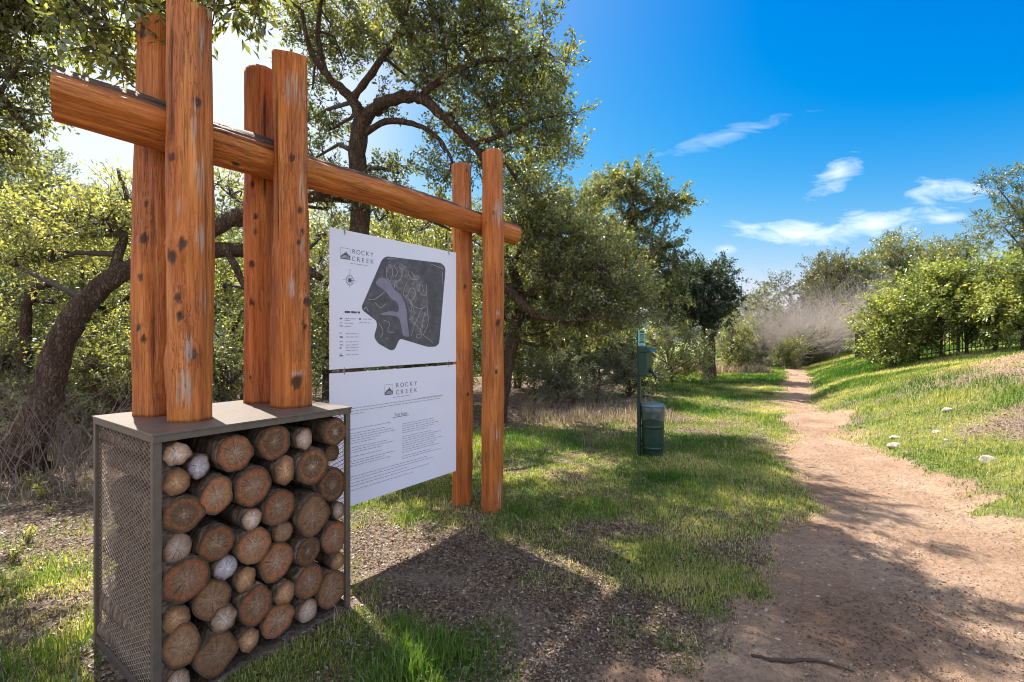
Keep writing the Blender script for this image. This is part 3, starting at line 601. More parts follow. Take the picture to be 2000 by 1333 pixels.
for a_ in [(1572, 32, 6.3, 4.2, 'brownish far tree with a ragged top, leftmost over the thicket', L_brown, .13, 41, 12, .3),
           (1632, 33, 6.9, 4.4, 'olive-brown far tree second from left over the thicket', L_brown, .13, 42, 12, .3),
           (1690, 31, 5.9, 3.6, 'dark green far tree between thicket and hedge trees', L_oak, .13, 43, 11, .15),
           (1742, 34, 7.5, 4.6, 'tallest wispy far tree over the hedge trees', L_oak, .13, 44, 12, .35),
           (1800, 34, 6.9, 4.4, 'far tree with feathery twigs right of the tallest one', L_grey, .13, 45, 12, .35),
           (1862, 30, 6.2, 4.0, 'far tree peeping over the middle of the hedge', L_oak, .12, 46, 11, .35),
           (2030, 21, 8.0, 3.6, 'pale grey-leaved tall tree at the right edge above the hedge', L_grey, .10, 47, 14, .42)]:
    wild(*a_, group=FG)
HG = 'broad-leaved hedge trees along the iron fence'
for a_ in [(1742, 14.0, 2.0, 1.7, 'smallest yellow-green hedge tree at the fence corner', L_broad, .085, 51, 14, .16),
           (1786, 14.3, 2.35, 1.9, 'second hedge tree from the fence corner, rounded', L_broad, .085, 52, 15, .18),
           (1838, 14.0, 2.6, 2.0, 'third hedge tree from the fence corner, silvery leaves', L_broad, .085, 53, 17, .2),
           (1890, 13.6, 2.5, 1.9, 'fourth hedge tree, above the sunlit gap in the fence', L_broad, .085, 54, 16, .26),
           (1942, 13.2, 2.4, 1.9, 'fifth hedge tree with a darker crown', L_broad, .085, 55, 16, .27),
           (2000, 12.4, 2.2, 2.1, 'hedge tree with a stout dark trunk at the right edge', L_broad, .085, 56, 16, .25)]:
    wild(*a_, group=HG, per=30, k=34, trunk=.045, aspect=.5, tone=.10)

# --- bare grey thicket and dry twigs
def brush(name, label, cat, spots, n, h, spread, mat, rad=.006, group=None, kind=None, gen=3, arch=.3):
    segs = []
    for (x, y, f_) in spots:
        m = int(n * f_); a0 = rng.random(m) * 6.283; rr = rng.random(m) ** .7 * spread * .45
        bx = x + np.cos(a0) * rr * .6; by = y + np.sin(a0) * rr * .6; A = np.stack([bx, by, height(bx, by) - .03], 1)
        D = np.stack([np.cos(a0) * rr, np.sin(a0) * rr, np.full(m, h * .45)], 1) + rng.normal(size=(m, 3)) * [.18 * h, .18 * h, .08 * h]
        r = np.full(m, rad)
        B = A + D * .55; segs.append((A, B, r, r * .8)); par = B; Dp = D; rp = r * .8
        for g in range(gen):
            k = 2 if g else 3
            A2 = np.repeat(par, k, 0); D2 = np.repeat(Dp, k, 0) * (.62 + .3 * rng.random((len(A2), 1))) + rng.normal(size=A2.shape) * h * arch * .32
            D2[:, 2] = np.abs(D2[:, 2]) * .9 - (.02 * h if g == gen - 1 else 0)
            r2 = np.repeat(rp, k) * .7; B2 = A2 + D2 * .6; segs.append((A2, B2, r2, r2 * .7)); par = B2; Dp = D2; rp = r2 * .75
    return stickmesh(name, segs, mat, None, 3, label=label, cat=cat, group=group, kind=kind)
def shrubspot(px, d, f_=1.0): return ((px - 1000) / F * d, d, f_)
brush('bare_shrub', 'bare pinkish grey leafless thicket left of the hedge trees', 'shrub', [shrubspot(1540, 26), shrubspot(1500, 25.5, .7), shrubspot(1575, 26.5), shrubspot(1480, 26, .5)], 110, 3.0, 3.2, M_bare, .021, gen=4, group='bare shrubs at the end of the lawn')
brush('bare_shrub', 'taller right part of the bare grey thicket with a leaning dead branch', 'shrub', [shrubspot(1615, 26.5), shrubspot(1655, 27)], 120, 3.5, 3.4, M_bare, .021, gen=4, group='bare shrubs at the end of the lawn')
brush('dry_brush', None, None, [((p - 1000) / F * d, d, 1) for p, d in [(20, 6.6), (120, 6.9), (180, 6.2), (230, 7.2), (90, 7.8), (0, 5.0), (60, 5.0), (200, 8.4), (300, 8.0), (420, 8.6), (500, 8.0), (150, 5.4), (-40, 5.6), (620, 8.5)]], 9, 1.35, 1.0, M_dead, .006, kind='stuff', gen=3)
brush('dead_underbrush', None, None, [((p - 1000) / F * d, d, 1) for p, d in [(1020, 9.4), (1060, 9.8), (1000, 10.2), (1110, 10.4), (1180, 10.8), (900, 9.6), (840, 9.4), (760, 9.0)]], 14, .7, 1.1, M_dead, .006, kind='stuff', gen=3)

# ------------------------------------------------------------------ round timbers
def timber(name, parent, base, axis, length, r0, seed, knots=(), cracks=(), worn=(), taper=.0, weather_up=False, top_slant=0.0, bumps=(), nth=72, dz=.018, side=None, topweather=.0, endslope=.0):
    """a peeled log along `axis`; knots (theta deg, z, size), theta measured from `side`"""
    rg = np.random.default_rng(seed); nz2 = int(length / dz); th = np.linspace(0, 2 * math.pi, nth, endpoint=False); zz = np.linspace(0, length, nz2)
    TH, ZZ = np.meshgrid(th, zz); s = seed * 3.7
    cxn = np.cos(TH) * 1.1 + s; syn = np.sin(TH) * 1.1
    n1 = fbm(cxn + ZZ * .35, syn + ZZ * .9 + 40, seed, 3) - .5; n2 = fbm(cxn * 3.2 + ZZ * .5, syn * 3.2 + ZZ * 2.2 + 11, seed + 5, 3) - .5
    flute = fbm(np.cos(TH) * 5 + s, np.sin(TH) * 5 + ZZ * .25, seed + 9, 2) - .5
    r = r0 * (1 + taper * (ZZ / length - .5)) + .044 * n1 + .012 * n2 + .016 * flute
    kn = np.zeros_like(r); ck = np.zeros_like(r); wo = np.zeros_like(r)
    for (t, z, sz) in list(knots):
        d = np.abs((TH - R(t) + math.pi) % (2 * math.pi) - math.pi) * r0; sz = sz * .62; e = np.sqrt((d / sz) ** 2 + ((ZZ - z) / (sz * 1.7)) ** 2) * (1 + 1.1 * (fbm(TH * 14 + s, ZZ * 40, seed + 31, 2) - .5))
        kn = np.maximum(kn, np.exp(-e ** 4 * 1.2)); r = r + .010 * np.exp(-(e / 1.9) ** 2) - .012 * np.exp(-(e / .7) ** 2)
    for _ in range(int(length * 1.6)):
        t, z, sz = rg.random() * 360, rg.random() * length, .005 + .009 * rg.random() ** 2
        d = np.abs((TH - R(t) + math.pi) % (2 * math.pi) - math.pi) * r0; e = np.sqrt((d / sz) ** 2 + ((ZZ - z) / (sz * 1.6)) ** 2)
        kn = np.maximum(kn, .8 * np.exp(-e ** 2)); r = r + .006 * np.exp(-(e / 2) ** 2)
    for (t, z0, z1, wd) in cracks:
        tt = R(t) + .10 * (fbm(ZZ * 2.0, ZZ * 0 + seed, seed + 2, 3) - .5)
        d = np.abs((TH - tt + math.pi) % (2 * math.pi) - math.pi) * r0
        c_ = np.exp(-(d / wd) ** 2) * sstep(z0, z0 + .15, ZZ) * sstep(z1, z1 - .15, ZZ); ck = np.maximum(ck, c_); r = r - .012 * c_
    for (t, z, st, sz) in worn:
        d = np.abs((TH - R(t) + math.pi) % (2 * math.pi) - math.pi) * r0; wo = np.maximum(wo, np.exp(-((d / st) ** 2 + ((ZZ - z) / sz) ** 2)))
    for (t, z, sz, hh) in bumps:
        d = np.abs((TH - R(t) + math.pi) % (2 * math.pi) - math.pi) * r0; r = r + hh * np.exp(-((d / sz) ** 2 + ((ZZ - z) / (sz * 1.6)) ** 2))
    A = np.array(axis, float); S = np.array(side if side is not None else (1, 0, 0), float); S = S - A * (S @ A); S /= np.linalg.norm(S); Q = np.cross(A, S)
    bend = .012 * np.sin(ZZ / length * 3.1 + seed) + .006 * np.sin(ZZ / length * 7 + seed * 2)
    WS, WQ, WA = S, Q, A; upn = (S[2] * np.cos(TH) + Q[2] * np.sin(TH)); S = np.array([1., 0, 0]); Q = np.array([0, 1., 0]); A = np.array([0, 0, 1.])
    P = A * ZZ[..., None] + (S * np.cos(TH)[..., None] + Q * np.sin(TH)[..., None]) * r[..., None] + S * bend[..., None]
    # slanted saw cut at the top
    P = P + A * (endslope * np.sin(TH) * r * sstep(.15, 0, ZZ))[..., None]; P = P + A * (top_slant * np.cos(TH) * r * sstep(length - .12, length, ZZ))[..., None]
    we = np.zeros_like(r)
    if weather_up:
        we = sstep(.30, 1.0, upn + .5 * n2 + .5 * n1) * .95; r_ = we * (.008 * (fbm(ZZ * 9, TH * 6, seed, 3) - .5) + .030 * (fbm(ZZ * 2.2, TH * 1.5 + 7, seed + 3, 3) - .5))
        P = P + (S * np.cos(TH)[..., None] + Q * np.sin(TH)[..., None]) * r_[..., None]
    if topweather: we = np.maximum(we, sstep(length - .35, length, ZZ) * topweather)
    v = P.reshape(-1, 3); nv = len(v); idx2 = np.arange(nv).reshape(nz2, nth)
    f = [(idx2[i, j], idx2[i, (j + 1) % nth], idx2[i + 1, (j + 1) % nth], idx2[i + 1, j]) for i in range(nz2 - 1) for j in range(nth)]
    at_ = {'knot': kn.ravel(), 'crack': ck.ravel(), 'worn': wo.ravel(), 'weather': we.ravel()}
    for row, flip in ((0, True), (nz2 - 1, False)):
        prev = idx2[row]; cen = P[row].mean(0)
        for q_ in (.66, .33):
            ring = cen + (P[row] - cen) * q_; st = len(v); v = np.concatenate([v, ring]); cur = np.arange(st, st + nth)
            f += [((prev[j], prev[(j + 1) % nth], cur[(j + 1) % nth], cur[j]) if not flip else (cur[j], cur[(j + 1) % nth], prev[(j + 1) % nth], prev[j])) for j in range(nth)]
            prev = cur; 
            for kk, val in (('knot', 0), ('crack', 0), ('worn', 0), ('weather', .55)): at_[kk] = np.concatenate([at_[kk], np.full(nth, val)])
        st = len(v); v = np.concatenate([v, cen[None]])
        for kk, val in (('knot', 0), ('crack', .3), ('worn', 0), ('weather', .55)): at_[kk] = np.concatenate([at_[kk], [val]])
        f += [((prev[j], prev[(j + 1) % nth], st, st) if not flip else (st, st, prev[(j + 1) % nth], prev[j])) for j in range(nth)]
    f = [tuple(dict.fromkeys(q)) for q in f]
    o = obj(name, pmesh(name, v, f, M_wood, at_, True), parent, tuple(base))
    o.rotation_euler = Matrix(((WS[0], WQ[0], WA[0]), (WS[1], WQ[1], WA[1]), (WS[2], WQ[2], WA[2]))).to_euler(); return o
CAMSIDE = -V * .9 - U * .43   # roughly the side of each post that faces the path
Zx = (0, 0, 1.0)
frame = empty('timber_sign_frame', tuple(uvz(2.6, 2.92, 0)), 'tall orange-stained frame of six round log posts clasping a long beam', 'sign frame')
TOP = 1.178
timber('post', frame, (-1.626, 2.462, TOP), Zx, 2.09, .098, 1, knots=[(20, 1.57, .026), (-38, 1.28, .022), (-35, .80, .034), (-12, .86, .028), (-22, .60, .022), (-16, .51, .024), (8, .33, .028), (-70, .30, .02)],
       cracks=[(47, .0, 1.35, .004), (-44, 1.3, 2.0, .006), (-55, .0, .25, .008)], worn=[(2, .36, .026, .13), (-6, .16, .05, .16), (15, 1.45, .02, .22), (30, 1.9, .02, .15), (28, .9, .035, .12), (25, 1.2, .03, .2), (-20, 1.05, .02, .1), (36, .6, .025, .15)], side=CAMSIDE, top_slant=-.25, bumps=[(-60, .2, .12, .014), (-20, .85, .05, .010)], taper=-.10)
timber('post', frame, (-1.912, 2.618, TOP), Zx, 2.09, .100, 2, knots=[(-22, .92, .030), (-36, .46, .022), (-30, .72, .018), (-20, .40, .02), (-30, 2.0, .034), (-18, 1.1, .016)], cracks=[(2, .0, 1.2, .004)], side=CAMSIDE, top_slant=.15, taper=-.12)
timber('post', frame, (-1.312, 2.892, TOP), Zx, 2.09, .098, 3, knots=[(-2, 1.45, .024), (22, 1.15, .022), (44, .62, .028), (18, .96, .018), (38, .47, .016), (12, .15, .045), (30, 1.02, .02), (50, 1.8, .02)], cracks=[(-52, .9, 1.9, .007), (28, .0, .16, .008)],
       worn=[(32, 1.3, .03, .18), (-5, .7, .03, .12), (12, .20, .075, .035), (30, .95, .02, .12), (0, 1.85, .09, .16), (36, .66, .02, .05)], side=CAMSIDE, top_slant=-.35, bumps=[(-70, .5, .06, .012), (-66, .85, .08, .012)], taper=-.08)
timber('post', frame, (-1.588, 3.085, TOP), Zx, 2.07, .095, 4, knots=[(-30, 1.35, .02), (-34, .86, .022), (-20, 1.15, .022), (-34, .62, .02), (-42, .16, .014)], cracks=[(10, 1.2, 2.0, .006)], side=CAMSIDE, top_slant=.1, worn=[(0, 1.5, .05, .1)])
timber('post', frame, (-.180, 4.475, -.15), Zx, 3.42, .094, 5, knots=[(0, 1.86, .03), (-6, 1.42, .022), (20, 2.3, .018), (-25, 2.85, .018)], worn=[(-6, 1.46, .03, .05), (0, .85, .05, .10), (30, .3, .05, .30), (5, 2.86, .07, .2), (0, 1.95, .03, .04)], side=CAMSIDE, top_slant=.1, taper=-.06)
timber('post', frame, (-.478, 4.635, -.15), Zx, 3.37, .090, 6, knots=[(-10, 2.2, .02), (10, 1.2, .016)], worn=[(0, 2.9, .06, .18)], side=CAMSIDE, top_slant=-.1, topweather=.35)
ENDS_ = -.30; bs = uvz(3.502 - 2.935, 2.92, 2.655)
timber('beam', frame, bs, U, 3.53, .102, 8, knots=[(150, .75, .022), (175, .8, .02), (200, 2.2, .018), (190, 3.05, .02)], side=(0, 0, 1), endslope=ENDS_, weather_up=True, cracks=[(65, .4, 1.2, .006), (-66, 1.3, 2.9, .006)], bumps=[(0, .33, .10, .022), (0, 1.9, .14, .014), (0, 2.5, .1, .008)], taper=-.10)

# ------------------------------------------------------------------ steel log cage
cage = empty('steel_log_cage', tuple(uvz(1.28, 2.85, 0)), 'dark bronze steel cage with expanded-metal sides packed with firewood', 'log cage')
u0, u1, v0, v1 = .787, 1.773, 2.44, 3.266
m = MB(); m.uv(u0 - .004, u1 + .004, v0 - .004, v1 + .004, 1.168, TOP); m.build('top_plate', M_steel, cage, bevel=.002)
m = MB()
for (a0, a1, b0, b1) in ((u0, u1, v0, v0 + .006), (u0, u1, v1 - .006, v1), (u0, u0 + .006, v0 + .006, v1 - .006), (u1 - .006, u1, v0 + .006, v1 - .006)): m.uv(a0, a1, b0, b1, 1.140, 1.1675)
m.build('top_rim', M_steel, cage)
for (a0, a1, b0, b1) in ((u0, u0 + .034, v0 + .0065, v0 + .036), (u1 - .030, u1, v0 + .0065, v0 + .03), (u0, u0 + .03, v1 - .036, v1 - .0065), (u1 - .03, u1, v1 - .036, v1 - .0065)):
    m = MB(); m.uv(a0, a1, b0, b1, -.05, 1.1395); m.build('corner_post', M_steel, cage, bevel=.002)
m = MB(); m.uv(u0 + .002, u0 + .014, v0 + .036, v1 - .036, .0, .03); m.uv(u0 + .03, u1 - .03, v1 - .02, v1 - .008, .0, .03); m.uv(u1 - .014, u1 - .002, v0 + .036, v1 - .036, .0, .03); m.build('bottom_rail', M_steel, cage)
def exmesh(o, d1, d2, l1, l2, ph=.052, pv=.025, th=.0013, wd=.0021):
    """expanded metal: two families of slanting strands clipped to the rectangle"""
    o = np.array(o, float); d1 = np.array(d1, float); d2 = np.array(d2, float); nrm = np.cross(d1, d2); A = []; B = []
    for sgn in (1, -1):
        k = pv / ph * 1.0; c = -k * l1 if sgn > 0 else 0
        c = -l1 * k if sgn > 0 else 0.0
        while c < (l2 if sgn > 0 else l2 + l1 * k):
            # y = c + sgn*k*x , clip
            x0, x1 = 0.0, l1
            if sgn > 0: x0 = max(x0, -c / k); x1 = min(x1, (l2 - c) / k)
            else: x0 = max(x0, (c - l2) / k); x1 = min(x1, c / k)
            if x1 - x0 > .005:
                for (xx, L) in ((x0, A), (x1, B)): L.append(o + d1 * xx + d2 * (c + sgn * k * xx) + nrm * (.0009 * sgn))
            c += pv
    return np.array(A), np.array(B)
for nm, o_, d_, ln in (('mesh_panel', uvz(u0 + .018, v0 + .036, .0), V, v1 - v0 - .072), ('mesh_panel', uvz(u1 - .012, v0 + .03, .0), V, v1 - v0 - .066), ('mesh_panel', uvz(u0 + .03, v1 - .028, .0), U, u1 - u0 - .06)):
    A, B = exmesh(o_, d_, (0, 0, 1), ln, 1.128)
    stickmesh(nm, [(A, B, np.full(len(A), .0018), np.full(len(A), .0018))], M_meshst, cage, 4)
for (px_, py_) in ((-1.77, 2.54), (-1.45, 2.99)):   # sleeves that carry the posts
    m = MB(); m.tube([(px_, py_, 0), (px_, py_, 1.1615)], .055, 20); m.build('post_sleeve', M_steel, cage, smooth=False)

# ------------------------------------------------------------------ firewood
LOGS = [(.882, 1.074, .057, .054, 'pale', 'whitish log end with dark ragged bark, topmost against the left edge'),
(.979, .995, .046, .060, 'white', 'grey-white log end in shade, just right of the golden one near the top left'),
(.882, .949, .057, .060, 'gold', 'bright golden split log end, second from the top at the left edge'),
(1.125, 1.030, .086, .088, 'brown', 'large brown log end with a grey heart, first big one in the top row'),
(1.324, 1.045, .086, .088, 'dark', 'large dark log end with a grey heart, middle of the top row'),
(1.482, 1.037, .050, .060, 'pale', 'small pale log end between two large ones in the top row'),
(1.675, 1.045, .073, .079, 'dark', 'dark brown log end at the top right corner of the cage'),
(1.712, .905, .050, .050, 'grey', 'small set-back log end under the one in the top right corner'),
(1.042, .849, .078, .086, 'brown', 'lobed brown log end right of the big dark-hearted left one'),
(1.214, .847, .089, .098, 'brown', 'large round log end with white speckled heart, third row down'),
(1.373, .891, .055, .078, 'gold', 'narrow golden lobed log end between two big rounds, upper middle'),
(1.533, .878, .096, .098, 'dark', 'large dark cracked log end in the upper right'),
(1.666, .742, .090, .095, 'dark', 'plain dark brown log end at the right edge, third down'),
(.906, .801, .086, .084, 'dark', 'big log end with near-black ring and pale heart at the left edge'),
(1.346, .705, .088, .092, 'brown', 'large ringed log end with a dark pith, centre of the stack'),
(1.537, .606, .104, .112, 'grey', 'big blocky grey-brown log end without rings, right of centre'),
(1.704, .583, .042, .050, 'pale', 'small pinkish log end squeezed at the right edge mid height'),
(1.203, .690, .050, .054, 'pale', 'small pinkish round log end left of the dark-pith centre round'),
(1.046, .623, .080, .082, 'brown', 'reddish brown log end with jagged bark ring, second column mid height'),
(1.215, .553, .086, .089, 'brown', 'log end split by a bright vertical crack, near the centre'),
(1.366, .571, .053, .050, 'grey', 'small plain brown log end under the dark-pith centre round'),
(1.678, .434, .082, .094, 'brown', 'ringed round log end at the right edge below the pinkish one'),
(1.510, .417, .072, .075, 'dark', 'hollow-looking log end with pale bark, lower right of centre'),
(.885, .656, .061, .066, 'pale', 'pinkish pale knobbly log end at the left edge mid height'),
(1.700, .289, .050, .049, 'gold', 'small orange log end at the right edge, lower third'),
(.917, .506, .096, .105, 'brown', 'largest ringed log end with whitish heart at the left edge'),
(1.082, .495, .053, .055, 'white', 'small lilac-white cracked log end right of the largest left one'),
(1.337, .423, .091, .100, 'brown', 'large ringed log end with radial cracks, below centre'),
(1.179, .398, .050, .061, 'gold', 'small orange-hearted log end below the lilac-white one'),
(1.514, .252, .086, .091, 'brown', 'oval reddish log end with wavy rings, lower right'),
(1.655, .148, .094, .106, 'grey', 'smooth tan log end at the bottom right corner by the grass'),
(1.027, .365, .083, .092, 'grey', 'greyish oval log end below the lilac-white one at left'),
(1.374, .249, .056, .062, 'gold', 'small pale-barked log end left of the oval reddish one'),
(.877, .349, .055, .062, 'gold', 'golden notched log end at the left edge, lower third'),
(1.075, .255, .060, .062, 'pale', 'pale knobbly log end in the lower left'),
(1.224, .252, .084, .100, 'brown', 'round log end with a dark star-shaped pith, lower middle'),
(1.505, .097, .058, .063, 'pale', 'small pale log end at the bottom, second from the right'),
(1.342, .120, .090, .086, 'brown', 'oval log end with a plain grey heart, bottom middle'),
(.898, .220, .078, .098, 'grey', 'large flat brown log end low at the left edge'),
(1.041, .108, .097, .108, 'grey', 'big tan angular log end at the bottom, left of the small orange one'),
(1.190, .097, .050, .062, 'gold', 'small orange log end at the bottom middle'),
(.880, .065, .053, .058, 'pale', 'cracked pale log end, lowest at the left edge')]
for i, (lu, lz, ra, rb, kd, lab) in enumerate(LOGS):
    ra, rb = ra * 1.03, rb * 1.03
    rg = np.random.default_rng(100 + i); nth = 48; th = np.linspace(0, 2 * math.pi, nth, endpoint=False)
    lob = .095 if kd in ('pale', 'gold', 'white') else .065; prof = np.ones(nth)
    for k_ in range(2, 8): prof += lob * rg.normal() / k_ ** .5 * .5 * np.cos(k_ * th + rg.random() * 6.28)
    if 'blocky' in lab or 'angular' in lab: prof += .07 * np.cos(4 * th + .6)
    prof = prof / (.5 * prof.max() + .5 * prof.mean())
    setb = -.012 + .028 * rg.random() + (.10 if 'set-back' in lab else 0) + (.03 if 'grey-white' in lab else 0); vf = v0 + .012 + max(setb, 0)
    ln = .70 + .06 * rg.random() - max(setb, 0); A0 = uvz(lu, vf, lz); tilt = V + U * rg.normal() * .035 + np.array([0, 0, 1]) * rg.normal() * .02; tilt /= np.linalg.norm(tilt)
    ss = np.array([0, .01, .03, .10, .25, .40, .55, ln - .02, ln]); vs = []
    for q_, s2 in enumerate(ss):
        k_ = (.985 if q_ == 0 else .995 if q_ == 1 else 1.0) * (1 + .03 * rg.normal() * (q_ > 2)); jit = 1 + .014 * rg.normal(size=nth)
        c_ = A0 + tilt * s2; pr = prof * k_ * jit
        vs.append(c_[None] + U[None] * (np.cos(th) * pr * ra)[:, None] + np.array([[0, 0, 1.]]) * (np.sin(th) * pr * rb)[:, None])
    ix = np.arange(len(ss) * nth).reshape(len(ss), nth)
    fs = np.array([(ix[a, b], ix[a + 1, b], ix[a + 1, (b + 1) % nth], ix[a, (b + 1) % nth]) for a in range(len(ss) - 1) for b in range(nth)])
    root = empty('firewood_log', tuple(A0), lab, 'log', 'firewood logs stacked in the steel cage')
    obj('bark', pmesh('bark', np.concatenate(vs), fs, M_logbark, smooth=True), root)
    # both sawn ends as discs of rings
    rr = np.array([1.0, .93, .84, .72, .58, .42, .26, .12])
    for end in (0, 1):
        base_ = vs[0] if end == 0 else vs[-1]; cen = base_.mean(0); out_ = -tilt if end == 0 else tilt
        pts = [cen[None] + (base_ - cen) * r_ + out_ * .002 for r_ in rr]
        vv = np.concatenate(pts + [cen[None] + out_ * .002]); m_ = len(rr); jx = np.arange(m_ * nth).reshape(m_, nth)
        ff = [(jx[a, b], jx[a, (b + 1) % nth], jx[a + 1, (b + 1) % nth], jx[a + 1, b]) for a in range(m_ - 1) for b in range(nth)] + [(jx[-1, b], jx[-1, (b + 1) % nth], m_ * nth) for b in range(nth)]
        if end: ff = [f_[::-1] for f_ in ff]
        # the pith sits off centre
        rad = np.concatenate([np.repeat(rr, nth), [0]]); ang = np.concatenate([np.tile(np.where(th > math.pi, th - 2 * math.pi, th), m_), [0]])
        obj('sawn_end', pmesh('sawn_end', vv, ff, ENDS[kd], {'rad': rad, 'ang': ang}, False), root)

# ------------------------------------------------------------------ the two hanging sign panels
SU = 1.948; SV = 2.92; SW = 1.262
def sp(a, z, off=0.0): return uvz(SU + a, SV - .003 - off, z)
def flat(pts, off, th=.0006):
    """extruded thin printed shape on the panel face"""
    k = len(pts); f = [sp(a, z, off + th) for a, z in pts]; g = [sp(a, z, off) for a, z in pts]
    return f + g, [list(range(k))] + [[i, i + k, (i + 1) % k + k, (i + 1) % k] for i in range(k)]
def roundpoly(pts, r=.02, k=5):
    o = []; m_ = len(pts); P = [np.array(p) for p in pts]
    for i in range(m_):
        p = P[i]; a = P[i - 1] - p; b = P[(i + 1) % m_] - p; la, lb2 = np.linalg.norm(a), np.linalg.norm(b); q = min(r, la * .45, lb2 * .45)
        s, e = p + a / la * q, p + b / lb2 * q
        for j in range(k + 1):
            t = j / k; o.append(tuple((1 - t) ** 2 * s + 2 * t * (1 - t) * p + t * t * e))
    return o
def polygon(name, pts, off, mat, parent):
    vs, fs = flat(pts, off); return obj(name, pmesh(name, vs, fs, mat), parent)
def stroke(mb, pts, wd, off):
    for (a, b), (c, d) in zip(pts[:-1], pts[1:]):
        L = math.hypot(c - a, d - b) + 1e-9; nx, nz3 = -(d - b) / L * wd / 2, (c - a) / L * wd / 2
        vs, fs = flat([(a + nx, b + nz3), (a - nx, b - nz3), (c - nx, d - nz3), (c + nx, d + nz3)], off); mb.add(vs, fs)
def words(mb, a0, a1, z, h, off=.0004, full=1.0, seedr=None):
    rg = seedr or rng; a = a0; e = a0 + (a1 - a0) * full
    while a < e - .005:
        L = min(.012 + .035 * rg.random(), e - a); vs, fs = flat([(a, z - h / 2), (a + L, z - h / 2), (a + L, z + h / 2 * (.7 + .3 * rg.random())), (a, z + h / 2)], off); mb.add(vs, fs); a += L + .008
def text(body, a, z, size, parent, mat, spacing=1.0, align='LEFT', name='lettering', off=.0006):
    cu = bpy.data.curves.new(name, 'FONT'); cu.body = body; cu.size = size; cu.space_character = spacing; cu.align_x = align; cu.extrude = .0003; cu.offset = size * -.004
    o = bpy.data.objects.new(name, cu); sc.collection.objects.link(o)
    M = Matrix(((U[0], 0, -V[0], 0), (U[1], 0, -V[1], 0), (0, 1, 0, 0), (0, 0, 0, 1)))
    bpy.context.view_layer.update(); me = bpy.data.meshes.new_from_object(o.evaluated_get(bpy.context.evaluated_depsgraph_get()))
    bpy.data.objects.remove(o); me.transform(Matrix.Translation(Vector(sp(a, z, off))) @ M); me.materials.clear(); me.materials.append(mat)
    return obj(name, me, parent)
def spread_text(lines, a, z, w_, size, dz, parent):
    for li, s in enumerate(lines):
        for i, ch in enumerate(s): text(ch, a + w_ * i / (len(s) - 1), z - dz * li, size, parent, M_ink, name='letter', align='CENTER')
def logo(a0, a1, zb, zt, parent):
    m_ = MB(); bw = .0035
    stroke(m_, [(a0, zt), (a1, zt)], bw, .0004); stroke(m_, [(a0, zt), (a0, zb)], bw * .7, .0004); stroke(m_, [(a1, zt), (a1, zb)], bw * .6, .0004)
    m_.build('logo_frame', M_inkl, parent)
    W_ = a1 - a0; H_ = zt - zb
    pk = [(0, .0), (1, .0), (1, .22), (.93, .42), (.84, .34), (.76, .58), (.66, .48), (.60, .74), (.52, .66), (.47, .50), (.40, .62), (.33, .42), (.24, .50), (.14, .30), (.07, .34), (0, .16)]
    polygon('logo_hills', [(a0 + W_ * x, zb + H_ * y) for x, y in pk], .0008, M_ink, parent)
    m_ = MB()
    for q_ in range(3): stroke(m_, [(a0 + W_ * (.05 + .1 * q_), zb + H_ * (.09 + .09 * q_)), (a0 + W_ * .5, zb + H_ * (.15 + .09 * q_)), (a0 + W_ * (.95 - .08 * q_), zb + H_ * (.10 + .1 * q_))], .0022, .0016)
    m_.build('logo_water', M_panel, parent)
def panel(name, label, cat, z0, z1):
    root = empty(name, tuple(uvz(SU + SW / 2, SV, z0)), label, cat)
    m_ = MB(); m_.uv(SU, SU + SW, SV - .003, SV + .003, z0, z1); m_.build('panel', M_panel, root); return root
sg1 = panel('map_sign', 'white upper panel printed with a dark neighbourhood map, hanging from the beam', 'sign', 1.366, 2.33)
sg2 = panel('rules_sign', 'white lower panel of small printed text, hung under the map panel', 'sign', .398, 1.339)
logo(.085, .163, 2.128, 2.205, sg1)
spread_text(['ROCKY', 'CREEK'], .192, 2.176, .158, .046, .052, sg1)
m = MB(); words(m, .165, .315, 2.105, .006); m.build('tagline', M_inkl, sg1)
outline = [(.483, 2.196), (1.078, 2.216), (1.128, 2.180), (1.049, 1.530), (1.010, 1.503), (.916, 1.502), (.613, 1.574), (.565, 1.490), (.526, 1.482), (.404, 1.539), (.367, 1.587), (.396, 1.670), (.389, 1.706), (.267, 1.779), (.260, 1.807), (.441, 2.166)]
polygon('map_print', roundpoly(outline, .028), .0004, M_map, sg1)
hood = [(.479, 2.129), (.589, 2.160), (.688, 2.140), (.705, 2.123), (.808, 2.082), (.889, 2.030), (.912, 1.932), (.921, 1.766), (.907, 1.665), (.862, 1.605), (.808, 1.631), (.721, 1.579), (.721, 1.695), (.696, 1.822), (.654, 1.909), (.557, 1.952), (.479, 2.037)]
polygon('map_neighbourhood', roundpoly(hood, .03), .0012, M_hood, sg1)
creek = [(.378, 1.986), (.419, 2.031), (.471, 2.030), (.526, 1.999), (.549, 1.951), (.621, 1.919), (.663, 1.858), (.688, 1.783), (.688, 1.726), (.713, 1.586), (.646, 1.592), (.613, 1.718), (.589, 1.742), (.526, 1.752), (.434, 1.749), (.426, 1.761), (.526, 1.786), (.597, 1.774), (.605, 1.818), (.581, 1.860), (.526, 1.876), (.471, 1.933), (.396, 1.969)]
polygon('map_creek', roundpoly(creek, .02), .0020, M_creek, sg1)
